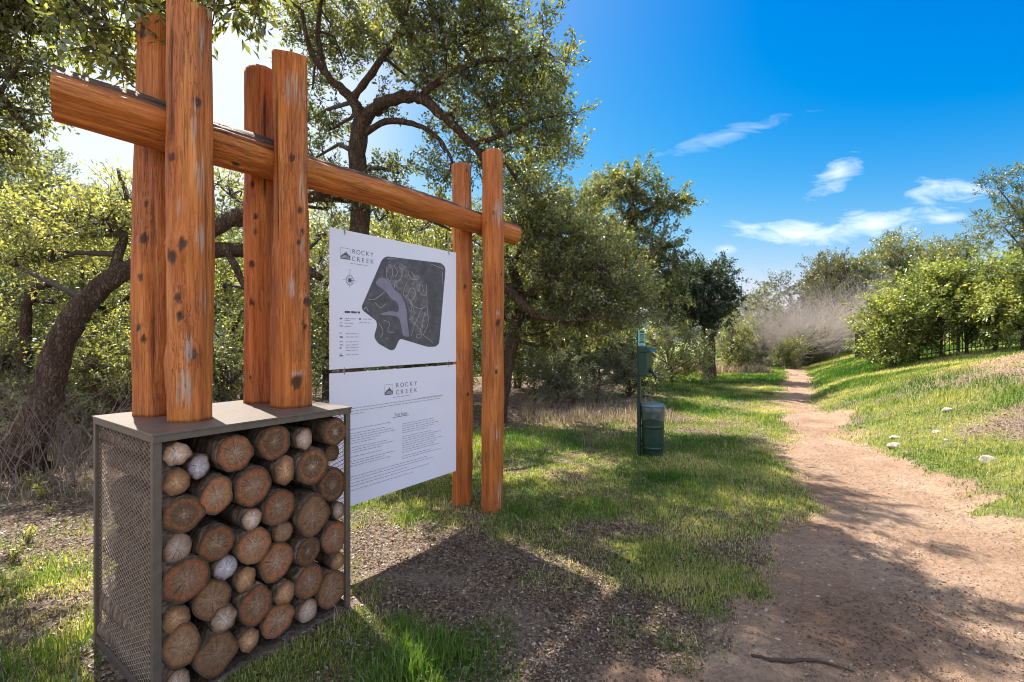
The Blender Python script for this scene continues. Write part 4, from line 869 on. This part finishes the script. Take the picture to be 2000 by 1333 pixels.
ST = [[(.479, 2.116), (.483, 2.038), (.526, 2.011)], [(.502, 2.137), (.541, 2.099), (.533, 2.042)], [(.549, 2.137), (.589, 2.091), (.565, 2.045)], [(.605, 2.131), (.638, 2.103), (.621, 2.038), (.565, 2.002), (.557, 1.958)], [(.621, 2.158), (.654, 2.136), (.688, 2.140)],
      [(.696, 2.109), (.721, 2.054), (.791, 2.048), (.808, 2.075)], [(.730, 2.106), (.773, 2.066)], [(.679, 2.012), (.646, 1.921), (.688, 1.911), (.721, 1.971), (.764, 1.968), (.773, 1.916), (.721, 1.855), (.773, 1.826)], [(.826, 2.025), (.817, 1.959), (.889, 1.924), (.898, 2.018)],
      [(.853, 2.014), (.862, 1.949)], [(.739, 1.837), (.730, 1.727), (.791, 1.677), (.844, 1.612)], [(.853, 1.829), (.773, 1.696), (.730, 1.592)], [(.907, 1.832), (.916, 1.699), (.862, 1.605)], [(.862, 1.731), (.844, 1.625)], [(.880, 1.791), (.826, 1.631)], [(.773, 1.826), (.844, 1.816), (.907, 1.845)],
      [(.679, 1.885), (.721, 1.874), (.764, 1.773), (.705, 1.720)], [(.316, 1.863), (.360, 1.860), (.419, 1.893), (.464, 1.926)], [(.374, 1.843), (.426, 1.803), (.471, 1.836)], [(.808, 1.631), (.972, 1.538)], [(.791, 1.605), (.835, 1.605), (.835, 1.579), (.791, 1.579), (.791, 1.605)],
      [(.954, 2.191), (1.108, 2.167)], [(1.088, 2.144), (1.083, 2.033)], [(.487, 2.178), (.589, 2.188)], [(.274, 1.779), (.295, 1.803), (.316, 1.769)], [(.449, 1.714), (.510, 1.691), (.495, 1.629), (.557, 1.623)], [(.411, 1.689), (.449, 1.629), (.426, 1.581)], [(.479, 1.580), (.502, 1.568)]]
m = MB()
for i, s in enumerate(ST):
    m = MB(); P, _ = smoothline([(a, b, 0) for a, b in s], [1] * len(s), 4); stroke(m, [(p[0], p[1]) for p in P], .0045, .0028); m.build('map_street', M_street, sg1)

# compass rose
m = MB(); C0 = (.160, 1.985)
pts = [(C0[0] + .030 * math.cos(t), C0[1] + .034 * math.sin(t)) for t in np.linspace(0, 2 * math.pi, 25)]; stroke(m, pts, .007, .0004)
for k_ in range(8):
    t = k_ * math.pi / 4; L = .056 if k_ % 2 == 0 else .03; stroke(m, [C0, (C0[0] + L * math.cos(t), C0[1] + L * math.sin(t))], .004, .0005)
m.build('compass_rose', M_inkl, sg1)
pts = [(C0[0] + (.026 if k_ % 2 == 0 else .011) * math.cos(k_ * math.pi / 8), C0[1] + (.026 if k_ % 2 == 0 else .011) * math.sin(k_ * math.pi / 8)) for k_ in range(16)]
polygon('compass_star', pts, .001, M_ink, sg1)
text('N', C0[0], C0[1] + .062, .022, sg1, M_inkl, align='CENTER')
# legend: rows of tiny print and colour keys
m = MB(); m2 = MB(); rgl = np.random.default_rng(4)
words(m2, .118, .245, 1.762, .015, seedr=rgl)
for a0, z, L in ((.118, 1.715, .10), (.118, 1.703, .05), (.118, 1.683, .07), (.118, 1.661, .06), (.270, 1.716, .075), (.240, 1.690, .09)): words(m, a0, a0 + L, z, .006, seedr=rgl)
for z in (1.610, 1.587, 1.553, 1.531, 1.512, 1.493, 1.462): words(m, .128, .232, z, .006, seedr=rgl)
m2.build('legend_heading', M_ink, sg1)
for z, dk in ((1.715, 1), (1.686, 0), (1.664, 0), (1.615, 0), (1.587, 1), (1.556, 0), (1.533, 0), (1.512, 1), (1.470, 0), (1.458, 1)): mk = MB(); words(mk, .078, .105, z, .009, seedr=rgl); mk.build('legend_key', M_ink if dk else M_inkl, sg1)
m2 = MB(); words(m2, .238, .252, 1.716, .012, seedr=rgl)
m.build('legend_lines', M_inkl, sg1); m2.build('legend_key', M_ink, sg1)
# lower panel
logo(.467, .545, 1.147, 1.225, sg2)
spread_text(['ROCKY', 'CREEK'], .590, 1.196, .190, .048, .054, sg2)
m = MB(); words(m, .545, .730, 1.122, .006); m.build('tagline', M_inkl, sg2)
m = MB(); mr = MB()
for z, f_ in ((1.083, 1.0), (1.063, .97), (1.043, .12)): words(m, .17, 1.088, z, .006, full=f_)
words(mr, .80, 1.09, 1.089, .004, off=.0012)
m.build('notice_paragraph', M_inkl, sg2); mr.build('notice_accent', M_inkr, sg2)
text('Trail Rules', .627, .976, .030, sg2, M_ink, align='CENTER', name='heading')
m = MB(); stroke(m, [(.545, .968), (.710, .968)], .004, .0004); m.build('heading_underline', M_ink, sg2)
def line(a0, a1, z):
    m = MB(); words(m, a0, a1, z, .0058, full=.6 + .4 * rng.random()); m.build('text_line', M_inkl, sg2)
z = .936
while z > .66: line(.10, .575, z); z -= .0175 if rng.random() < .7 else .030
z = .905
while z > .62: line(.640, 1.088, z); z -= .0175 if rng.random() < .7 else .030
for z in (.600, .580, .556, .534, .505): line(.12, 1.07, z)
# hooks: two rings joining the panels, two cables up to the beam
for a in (.115, 1.165):
    m = MB(); t_ = np.linspace(0, 2 * math.pi, 15); m.tube([sp(a, 1.352 + .028 * math.sin(q), .0 - .003 + .008 * math.cos(q)) for q in t_], .0022, 6, False); m.build('link', M_galv, sg2, smooth=True)
    m = MB(); m.tube([sp(a, 2.318, .002), sp(a, 2.40, -.003), sp(a, 2.58, -.003)], .0022, 6); m.build('cable', M_galv, sg1, smooth=True)
    m = MB(); m.tube([sp(a, 2.30, .006), sp(a, 2.325, .008), sp(a, 2.335, -.003)], .0035, 8); m.build('hook', M_galv, sg1, smooth=True)

# ------------------------------------------------------------------ green pet-waste station
bx, by = 1.70, 6.5; bz = gz_(bx, by); n_ = np.array([.86, -.51, 0]); s2 = np.array([.51, .86, 0]); zz_ = np.array([0, 0, 1.])
st = empty('pet_waste_station', (bx, by, bz), 'dark green post with a bag dispenser, small sign and lidded bin on the grass', 'waste station')
c0 = np.array([bx, by, bz])
m = MB(); m.box(c0 + zz_ * .80, n_, s2, zz_, .022, .025, .88); m.build('post', M_dgreen, st, bevel=.003)
m = MB(); m.box(c0 + n_ * .030 + zz_ * 1.575, n_, s2, zz_, .004, .15, .105); m.build('sign_plate', M_teal, st, bevel=.002)
m = MB()
for z, h_, w2 in ((1.655, .012, .10), (1.62, .006, .08), (1.60, .006, .11), (1.575, .006, .10), (1.55, .006, .07), (1.52, .010, .11)): m.box(c0 + n_ * .0355 + zz_ * z, n_, s2, zz_, .001, w2, h_)
m.build('sign_markings', M_dgreen, st)
m = MB(); m.box(c0 + n_ * .085 + zz_ * 1.235, n_, s2, zz_, .055, .135, .155); m.build('dispenser_box', M_green, st, bevel=.008)
m = MB()   # sloping hood
hv = [c0 + n_ * a + s2 * b + zz_ * z for b in (-.145, .145) for a, z in ((.028, 1.392), (.20, 1.392), (.17, 1.43), (.028, 1.465))]
m.add(hv, [(0, 1, 2, 3), (7, 6, 5, 4), (0, 4, 5, 1), (1, 5, 6, 2), (2, 6, 7, 3), (3, 7, 4, 0)]); m.build('dispenser_hood', M_green, st, bevel=.003)
m = MB(); m.tube([c0 + n_ * .142 + zz_ * 1.15, c0 + n_ * .175 + zz_ * 1.13], [.035, .028], 14); m.tube([c0 + n_ * .16 + zz_ * 1.14, c0 + n_ * .21 + zz_ * 1.07 + s2 * .02, c0 + n_ * .22 + zz_ * 1.0], [.012, .02, .004], 8); m.build('bag_outlet', M_black, st, smooth=True)
bc = c0 + n_ * .03 + np.array([.150, .0, .0])
prof = [(.0, .03), (.145, .03), (.150, .05), (.158, .30), (.160, .60), (.168, .64), (.168, .655)]
m = MB(); nn = 36; vs = []; fs = []
for r_, z in prof:
    for k_ in range(nn): t = 2 * math.pi * k_ / nn; vs.append(bc + np.array([r_ * .9 * math.cos(t), r_ * .9 * math.sin(t), z]))
for a in range(len(prof) - 1):
    for k_ in range(nn): fs.append((a * nn + k_, a * nn + (k_ + 1) % nn, (a + 1) * nn + (k_ + 1) % nn, (a + 1) * nn + k_))
m.add(vs, fs); m.build('bin', M_green, st, smooth=True)
M_bag = simple('pale_bin_liner', (.045, .065, .062), .28, .0, .5, 14)
m = MB(); vs = []; fs = []
for r_, z in ((.1665, .50), (.1655, .53), (.170, .60), (.172, .662), (.160, .668)):
    for k_ in range(nn): t = 2 * math.pi * k_ / nn; rj = r_ + .004 * math.sin(7 * t + z * 30); vs.append(bc + np.array([rj * .9 * math.cos(t), rj * .9 * math.sin(t), z + .02 * math.sin(3 * t + 1) * (z < .55)]))
for a in range(4):
    for k_ in range(nn): fs.append((a * nn + k_, a * nn + (k_ + 1) % nn, (a + 1) * nn + (k_ + 1) % nn, (a + 1) * nn + k_))
m.add(vs, fs); m.build('bin_liner', M_bag, st, smooth=True)
for z in (.12, .40):
    m = MB(); vs = []; fs = []
    for r_, dz_ in ((.159, -.02), (.1655, -.012), (.1655, .012), (.161, .02)):
        for k_ in range(nn): t = 2 * math.pi * k_ / nn; vs.append(bc + np.array([r_ * .9 * math.cos(t), r_ * .9 * math.sin(t), z + dz_]))
    for a in range(3):
        for k_ in range(nn): fs.append((a * nn + k_, a * nn + (k_ + 1) % nn, (a + 1) * nn + (k_ + 1) % nn, (a + 1) * nn + k_))
    m.add(vs, fs); m.build('bin_band', M_dgreen, st, smooth=True)
m = MB(); vs = []; fs = []
lp = [(.176, .668), (.178, .680), (.165, .695), (.10, .712), (.0, .716)]
for r_, z in lp:
    for k_ in range(nn): t = 2 * math.pi * k_ / nn; vs.append(bc + np.array([r_ * .9 * math.cos(t), r_ * .9 * math.sin(t), z]))
for a in range(len(lp) - 1):
    for k_ in range(nn): fs.append((a * nn + k_, a * nn + (k_ + 1) % nn, (a + 1) * nn + (k_ + 1) % nn, (a + 1) * nn + k_))
m.add(vs, fs); m.build('lid', simple('grey_green_lid', (.085, .14, .15), .35), st, smooth=True)
m = MB(); m.box(c0 + n_ * .02 + np.array([.03, 0, .58]), n_, s2, zz_, .02, .012, .02); m.box(c0 + n_ * .02 + np.array([.03, 0, .2]), n_, s2, zz_, .02, .012, .02); m.build('bracket', M_dgreen, st)

# ------------------------------------------------------------------ iron fence and the house behind it
fp = [(15.2, 21.5), (11.15, 14.2), (12.2, 14.6), (13.3, 14.5), (15.5, 14.2)]
fn = empty('iron_fence', (11.15, 14.2, gz_(11.15, 14.2)), 'black iron picket fence running behind the hedge trees', 'fence')
mr = MB(); mp = MB()
for (ax_, ay_), (bx_, by_) in zip(fp[:-1], fp[1:]):
    L = math.hypot(bx_ - ax_, by_ - ay_); k_ = int(L / .115); dxy = np.array([bx_ - ax_, by_ - ay_, 0]) / L; pn = np.cross((0, 0, 1), dxy)
    g0, g1 = gz_(ax_, ay_), gz_(bx_, by_)
    m = MB(); m.box((ax_, ay_, g0 + .60), dxy, pn, (0, 0, 1), .03, .03, .68); m.build('fence_post', M_black, fn)
    for i in range(1, k_):
        t = i / k_; x, y = ax_ + (bx_ - ax_) * t, ay_ + (by_ - ay_) * t; z = g0 + (g1 - g0) * t
        mp.box((x, y, z + .62), dxy, pn, (0, 0, 1), .009, .009, .58)
    for hz in (.14, .95, 1.12): mr.tube([(ax_, ay_, g0 + hz), (bx_, by_, g1 + hz)], .016, 4)
mp.build('pickets', M_black, fn); mr.build('rail', M_black, fn)
def fst(t):
    c = t.n('ShaderNodeTexCoord').outputs['Object']; br = t.n('ShaderNodeTexBrick', {'Vector': t.n('ShaderNodeMapping', {'Vector': c, 'Rotation': (R(90), 0, 0)}).outputs[0], 'Color1': (.52, .47, .39, 1), 'Color2': (.43, .38, .31, 1), 'Mortar': (.34, .31, .27, 1), 'Scale': 3.0})
    princ(t, br.outputs[0], .85, br.outputs[1], .01, -.4)
M_stone = material('pale_stone', fst); M_roof = simple('shingle_roof', (.13, .115, .105), .9, .0, .25, 12); M_trim = simple('white_trim', (.72, .70, .66), .5); M_glass = simple('window_glass', (.03, .04, .05), .08)
hx, hy = 33.2, 24.2; hg = gz_(hx, hy)
hs = empty('house', (hx, hy, hg), 'pale stone house glimpsed through the leaves behind the fence', 'house')
m = MB(); m.box((hx, hy, hg + 1.3), (1, 0, 0), (0, 1, 0), (0, 0, 1), 5.0, 4, 1.6); m.build('wall', M_stone, hs)
m = MB(); a = [(hx + i * 5.5, hy + j * 4.5, hg + 2.9) for i in (-1, 1) for j in (-1, 1)] + [(hx - 3.2, hy, hg + 4.1), (hx + 3.2, hy, hg + 4.1)]
m.add(a, [(0, 2, 5, 4), (1, 4, 5, 3), (0, 4, 1), (2, 3, 5), (0, 1, 3, 2)]); m.build('roof', M_roof, hs)
for wx in (-3.2, 0.2, 3.2):
    m = MB(); m.box((hx + wx, hy - 4.03, hg + 1.5), (1, 0, 0), (0, 1, 0), (0, 0, 1), .62, .03, .72); f_ = m.build('window', M_trim, hs)
    m = MB(); m.box((hx + wx, hy - 4.065, hg + 1.5), (1, 0, 0), (0, 1, 0), (0, 0, 1), .52, .01, .62); g_ = m.build('pane', M_glass, hs); g_.parent = f_; g_.location = Vector((0, 0, 0))

# ------------------------------------------------------------------ valley and far ridge
hxg, hyg = np.meshgrid(np.linspace(-420, 260, 150), np.linspace(95, 420, 60)); hz = -14 + 40 * sstep(100, 330, hyg) * (.65 + .6 * fbm(hxg / 90, hyg / 90, 77)) * sstep(260, 40, hxg + .1 * hyg) + 2.5 * fbm(hxg / 9, hyg / 9, 78)
ii = np.arange(hxg.size).reshape(hxg.shape)
def fhill(t):
    c = t.n('ShaderNodeTexCoord').outputs['Object']; n1 = t.noise(c, .35, 6, .7)
    princ(t, t.ramp(n1, [(.35, (.030, .048, .050)), (.6, (.07, .09, .075))]), 1.0, n1, 2.0, 1.0, spec=.0)  # blue-green tint puts the distance haze into the hill colour
obj('hills', pmesh('hills', np.stack([hxg.ravel(), hyg.ravel(), hz.ravel()], -1), np.stack([ii[:-1, :-1], ii[:-1, 1:], ii[1:, 1:], ii[1:, :-1]], -1).reshape(-1, 4), material('wooded_hill', fhill), None, True), kind='structure')
# far wood in the valley behind the sign: one mass of leaf clumps on stems
keep = rng; rng = np.random.default_rng(99)
N = 420; fx = rng.uniform(-46, 9, N); fy = rng.uniform(22, 62, N); fy = np.where(fx > -2, np.maximum(fy, 34), fy); fh = height(fx, fy); r_ = rng.uniform(1.2, 2.4, N); hh = rng.uniform(2.6, 5.2, N)
kk = 520; d = rng.normal(size=(N, kk, 3)); d /= np.linalg.norm(d, axis=2, keepdims=True); P = np.stack([fx, fy, fh + hh * .62], 1)[:, None] + d * (rng.random((N, kk, 1)) ** .35) * np.stack([r_, r_, hh * .45], 1)[:, None]
leafmesh('far_wood', P.reshape(-1, 3), d.reshape(-1, 3) + rng.normal(size=(N * kk, 3)) * .6, rng.uniform(.13, .26, N * kk), L_dark, .6, (np.repeat(rng.random(N), kk) * .5 + rng.random(N * kk) * .5), kind='stuff')
rng = keep

# ------------------------------------------------------------------ grass, litter, stones
def scatter(n_, r0, r1, p=1.6, a0=-58, a1=58):
    """random ground points round the viewpoint, denser near it"""
    q = rng.random(n_); e = 2 - p; r = (r0 ** e + q * (r1 ** e - r0 ** e)) ** (1 / e) if abs(e) > 1e-6 else r0 * (r1 / r0) ** q
    a = np.radians(rng.uniform(a0, a1, n_)); return r * np.sin(a), r * np.cos(a), r
def blades(x, y, h, wd, rnd, name, mat=L_grass, lean=.45, **kw):
    N = len(x); z = height(x, y) - .004; a = rng.random(N) * 6.283; ln = lean * rng.random(N); a2 = rng.random(N) * 6.283
    w_ = np.stack([np.cos(a), np.sin(a), np.zeros(N)], 1) * wd[:, None] * .5; P = np.stack([x, y, z], 1)
    l = np.stack([np.cos(a2) * ln, np.sin(a2) * ln, np.zeros(N)], 1) * h[:, None]; up_ = np.array([[0, 0, 1.]])
    M1 = P + l * .35 + up_ * h[:, None] * .55; M2 = P + l * 1.1 + up_ * h[:, None] * (1 - .35 * ln)[:, None]
    v = np.stack([P - w_, P + w_, M1 + w_ * .7, M1 - w_ * .7, M2], 1).reshape(-1, 3); i = np.arange(N)[:, None] * 5
    f = np.concatenate([i + [[0, 1, 2]], i + [[0, 2, 3]], i + [[3, 2, 4]]], 1).reshape(-1, 3)
    return obj(name, pmesh(name, v, f, mat, {'rnd': np.repeat(np.clip(rnd, 0, 1), 5)}), kind='stuff', **kw)
def outside_cage(x, y):
    u = x * U[0] + y * U[1]; v = x * V[0] + y * V[1]; return ~((u > u0 - .01) & (u < u1 + .01) & (v > v0 - .01) & (v < v1 + .01))
x, y, r = scatter(1500000, 1.5, 34, 1.55); g = grassmask(x, y); k = (rng.random(len(x)) < g * 1.0) & outside_cage(x, y); x, y, r, g = x[k], y[k], r[k], g[k]
dry = fbm(x * 1.3 + 9, y * 1.3, 71); lush = fbm(x * .55, y * .55 + 3, 81)
rnd = .54 + (dry - .5) * 1.5 - (lush - .5) * .9 + rng.normal(size=len(x)) * .17 - .12 * (g - .5)
rnd -= .30 * np.exp(-(((x + .42) / .40) ** 2 + ((y - 2.45) / .4) ** 2)) + .10 * sstep(9, 15, y)
hgt = (.018 + .030 * rng.random(len(x)) * (.5 + g)) * (1 + .55 * sstep(3, 20, r)) * (1 + .6 * (lush > .58)); wdt = .0028 + .00055 * r
print('grass blades', len(x))
blades(x, y, hgt, wdt, rnd, 'grass')
# bright tufts: by the cage, and scattered clumps
tx, ty, tr, n1 = [], [], [], []
for (cx_, cy_, rr, nn_, hh_) in [(-.50, 2.32, .13, 420, .15), (-.40, 2.42, .16, 420, .11), (-.62, 2.20, .10, 260, .10), (-.58, 2.62, .12, 240, .08), (-.2, 2.4, .2, 300, .07), (2.55, 6.3, .16, 300, .09), (-1.0, 5.1, .2, 200, .07), (0.1, 4.45, .16, 260, .07), (.75, 3.15, .3, 300, .05),
                                (-2.05, 2.05, .22, 500, .10), (-2.35, 2.35, .25, 450, .11), (-2.15, 2.75, .22, 350, .10), (-3.0, 3.2, .25, 300, .09), (-2.5, 2.0, .2, 300, .09), (-3.1, 2.6, .25, 300, .08), (-2.9, 4.2, .2, 200, .09), (-2.75, 3.6, .2, 240, .08)]:
    q = rng.normal(size=(nn_, 2)) * rr * .55; tx.append(cx_ + q[:, 0]); ty.append(cy_ + q[:, 1]); tr.append(hh_ * (.5 + .7 * rng.random(nn_)))
tx, ty, tr = map(np.concatenate, (tx, ty, tr)); k = outside_cage(tx, ty); tx, ty, tr = tx[k], ty[k], tr[k]
blades(tx, ty, tr, np.full(len(tx), .0055), .22 + .25 * rng.random(len(tx)), 'grass_tufts', lean=.7)
wx, wy, wr = scatter(26000, 1.5, 12, 1.5); k = (rng.random(len(wx)) < grassmask(wx, wy) * (fbm(wx * 1.7, wy * 1.7, 44) > .52)) & outside_cage(wx, wy); wx, wy = wx[k], wy[k]
c5 = np.repeat(np.stack([wx, wy, height(wx, wy) + .012], 1), 5, 0); d5 = rng.normal(size=c5.shape); d5[:, 2] = np.abs(d5[:, 2]) * .45 + .1
leafmesh('weeds', c5, d5, rng.uniform(.014, .032, len(c5)), L_broad, .55, rng.random(len(c5)) * .8, nbias=1.0, kind='stuff')
wx, wy, wr = scatter(60000, 1.5, 22, 1.5); k = (rng.random(len(wx)) < .25 * (grassmask(wx, wy) > .15) * (fbm(wx * 1.1, wy * 1.1, 45) > .5)) & outside_cage(wx, wy); wx, wy, wr = wx[k], wy[k], wr[k]
blades(wx, wy, rng.uniform(.05, .13, len(wx)), .0018 + .0005 * wr, .6 + .4 * rng.random(len(wx)), 'dead_grass_stalks', L_dry, .9)
# tall dry grass beside the far bend and under the trees
x = np.concatenate([rng.uniform(7.2, 10.8, 9000), rng.uniform(.2, 3.2, 5000), rng.uniform(-7, -2, 7000)]); y = np.concatenate([rng.uniform(20.0, 23.5, 9000), rng.uniform(8.8, 11.2, 5000), rng.uniform(4.6, 9.5, 7000)])
k = rng.random(len(x)) < .35 + fbm(x, y, 5) * .6; x, y = x[k], y[k]
blades(x, y, rng.uniform(.12, .42, len(x)) * np.where(y > 18, 1.2, .6), .003 + .0009 * y, rng.random(len(x)), 'dry_grass', L_dry, .8)
# leaf litter and bark chips
x, y, r = scatter(620000, 1.5, 18, 1.5); g = grassmask(x, y); t = trailmask(x, y); oak = sstep(-.2, -2.8, x - .28 * (y - 4) + .6)
ptch = fbm(x * 2.2, y * 2.2, 91); keepp = (1 - t) * (.06 + (1 - g) * .85) * sstep(.25, .6, ptch + .15) + .05 * t * (ptch > .5) + .35 * np.exp(-(((x - 2.2) / 1.0) ** 2 + ((y - 3.0) / 1.0) ** 2)) * (ptch > .48)
k = (rng.random(len(x)) < keepp) & outside_cage(x, y); x, y, r = x[k], y[k], r[k]; N = len(x); print('litter', N)
P = np.stack([x, y, height(x, y) + .002 + .006 * rng.random(N)], 1); D = rng.normal(size=(N, 3)); D[:, 2] *= .25
chip = np.exp(-(((x - .1) / .8) ** 2 + ((y - 2.3) / .7) ** 2))
leafmesh('leaf_litter', P, D, (.008 + .020 * rng.random(N) ** 1.5) * (1 + .05 * r) * (1 - .35 * t[k]), L_litter, .5, (rng.random(N) ** (1.9) * .92 + .25 * chip * rng.random(N)) * (1 - .5 * t[k]), nbias=1.6, kind='stuff')
# pebbles on the path
x, y, r = scatter(60000, 1.6, 14, 1.6, -5, 58); t = trailmask(x, y) + .5 * sstep(.4, 0, grassmask(x, y)); k = rng.random(len(x)) < t * .25 * (fbm(x * 1.5, y * 1.5, 15) > .48); x, y, r = x[k], y[k], r[k]; N = len(x)
ico = np.array([(0, 0, 1), (.9, 0, .3), (.28, .85, .3), (-.72, .53, .3), (-.72, -.53, .3), (.28, -.85, .3), (.7, .5, -.4), (-.3, .8, -.4), (-.9, 0, -.4), (-.3, -.8, -.4), (.7, -.5, -.4)]); icf = np.array([(0, 1, 2), (0, 2, 3), (0, 3, 4), (0, 4, 5), (0, 5, 1), (1, 6, 2), (2, 7, 3), (3, 8, 4), (4, 9, 5), (5, 10, 1), (2, 6, 7), (3, 7, 8), (4, 8, 9), (5, 9, 10), (1, 10, 6)])
sz = .003 + .009 * rng.random(N) ** 2.6; a = rng.random(N) * 6.283; sx = sz * (1 + .6 * rng.random(N))
v = ico[None] * (1 + .25 * rng.normal(size=(N, 11, 1))); vx = v[..., 0] * sx[:, None]; vy = v[..., 1] * sz[:, None]
V3 = np.stack([x[:, None] + vx * np.cos(a)[:, None] - vy * np.sin(a)[:, None], y[:, None] + vx * np.sin(a)[:, None] + vy * np.cos(a)[:, None], height(x, y)[:, None] + v[..., 2] * sz[:, None] * .6 + .001], -1).reshape(-1, 3)
fpb = (icf[None] + (np.arange(N) * 11)[:, None, None]).reshape(-1, 3)
def fpeb(t):
    princ(t, t.ramp(t.attr('rnd'), [(0, (.12, .08, .055)), (.7, (.22, .15, .10)), (1, (.36, .29, .22))]), .9)
obj('pebbles', pmesh('pebbles', V3, fpb, material('pebble', fpeb), {'rnd': np.repeat(rng.random(N), 11)}), kind='stuff')

def rock(px, py, w_, h_, label, seed, mat=M_rock):
    # find where the sight line meets the land
    d = 2.0
    while d < 40:
        p = at(px, py, d)
        if p[2] < gz_(p[0], p[1]): break
        d += .03
    rg = np.random.default_rng(seed); import bmesh
    bm = bmesh.new(); bmesh.ops.create_icosphere(bm, subdivisions=4, radius=1)
    ax = rg.normal(size=(9, 3)); ax /= np.linalg.norm(ax, axis=1, keepdims=True); off = .55 + .35 * rg.random(9); ang = rg.random() * 6.28
    for v_ in bm.verts:
        q = np.array(v_.co)
        for a_, o_ in zip(ax, off):
            k_ = q @ a_
            if k_ > o_: q = q - a_ * (k_ - o_) * .92
        q = q * (1 + .05 * (fbm(np.array([q[0] * 3 + seed]), np.array([q[1] * 3 + q[2] * 2]), seed)[0] - .5))
        x_, y_ = q[0] * w_ * .42, q[1] * w_ * .42 * .75
        v_.co = (x_ * math.cos(ang) * 1 - y_ * math.sin(ang) * .8, x_ * math.sin(ang) * .8 + y_ * math.cos(ang), q[2] * h_ * .62 + h_ * .10)
    me = bpy.data.meshes.new('rock'); bm.to_mesh(me); bm.free(); me.materials.append(mat); me.polygons.foreach_set('use_smooth', np.ones(len(me.polygons), bool))
    obj('rock', me, None, tuple(Vector((p[0], p[1], gz_(p[0], p[1])))), label=label, cat='rock', group='limestone rocks by the path')
M_rockd = simple('dark_stone', (.11, .08, .065), .9, .0, .3, 12)
rock(1748, 857, .26, .07, 'flat pale rock, upper of the two stacked close at the path edge', 1)
rock(1750, 874, .27, .08, 'white slab, lower of the two lying close at the path edge', 2)
rock(1682, 836, .13, .06, 'small dark stone right of the path', 3, M_rockd)
rock(1851, 805, .19, .09, 'pale rock highest on the grassy bank', 4)
rock(1829, 847, .16, .06, 'pale rock half sunk in the lawn above the two slabs', 5)
rock(1930, 903, .20, .09, 'white rock alone in the grass near the right edge', 6)
rock(1490, 842, .10, .05, 'small white stone in the grass left of the path', 7)
rock(1503, 1002, .05, .03, 'tiny white stone where shaded grass meets the dirt', 8)
rock(1848, 862, .10, .04, 'small pale stone right of the two slabs', 9)
# a dead stick on the dirt
m = MB(); P, Rr = smoothline([(1.18, 2.40, 0), (1.32, 2.36, 0), (1.47, 2.37, 0), (1.62, 2.30, 0)], [.006, .009, .007, .003], 6, .25)
P[:, 2] = height(P[:, 0], P[:, 1]) + .010; m.tube(P, Rr, 8); m.build('fallen_stick', simple('dark_stick', (.05, .032, .022), .9), None, smooth=True, label='dark crooked dead stick lying on the bare dirt', cat='stick')
# small green seedlings under the leaning oak
for i, (px, py, s) in enumerate([(60, 935, 1.0), (85, 955, .8), (50, 1040, .7), (25, 1075, .7), (98, 985, .5)]):
    d = 950 * 1.6 / (py + 22 - 655); c_ = ground_pt(px, d, 0); n5 = 10
    lab = ['largest bright green seedling at the foot of the leaning oak', 'bright seedling right beside the largest one', 'low darker green seedling in the leaf litter', 'seedling at the far left edge of the picture', 'smallest seedling, by itself right of the others'][i]
    root = empty('seedling', tuple(c_), lab, 'plant', 'green seedlings on the leaf litter')
    a = rng.random(n5) * 6.283; tip = c_ + np.stack([np.cos(a) * .08, np.sin(a) * .08, .10 + .10 * rng.random(n5)], 1) * s
    stickmesh('stem', [(np.repeat(c_[None] - [[0, 0, .02]], n5, 0), tip, np.full(n5, .002), np.full(n5, .0015))], M_twig, root)
    k6 = 9; t = rng.random((n5, k6, 1)); P = c_ + (tip - c_)[:, None] * (t * .75 + .25); D = rng.normal(size=(n5, k6, 3)) + (tip - c_)[:, None] * 4
    leafmesh('leaves', P.reshape(-1, 3), D.reshape(-1, 3), rng.uniform(.03, .06, n5 * k6) * s, L_bright, .5, .5 + .5 * rng.random(n5 * k6), root)
print('faces', sum(len(o.data.polygons) for o in sc.objects if o.type == 'MESH'))
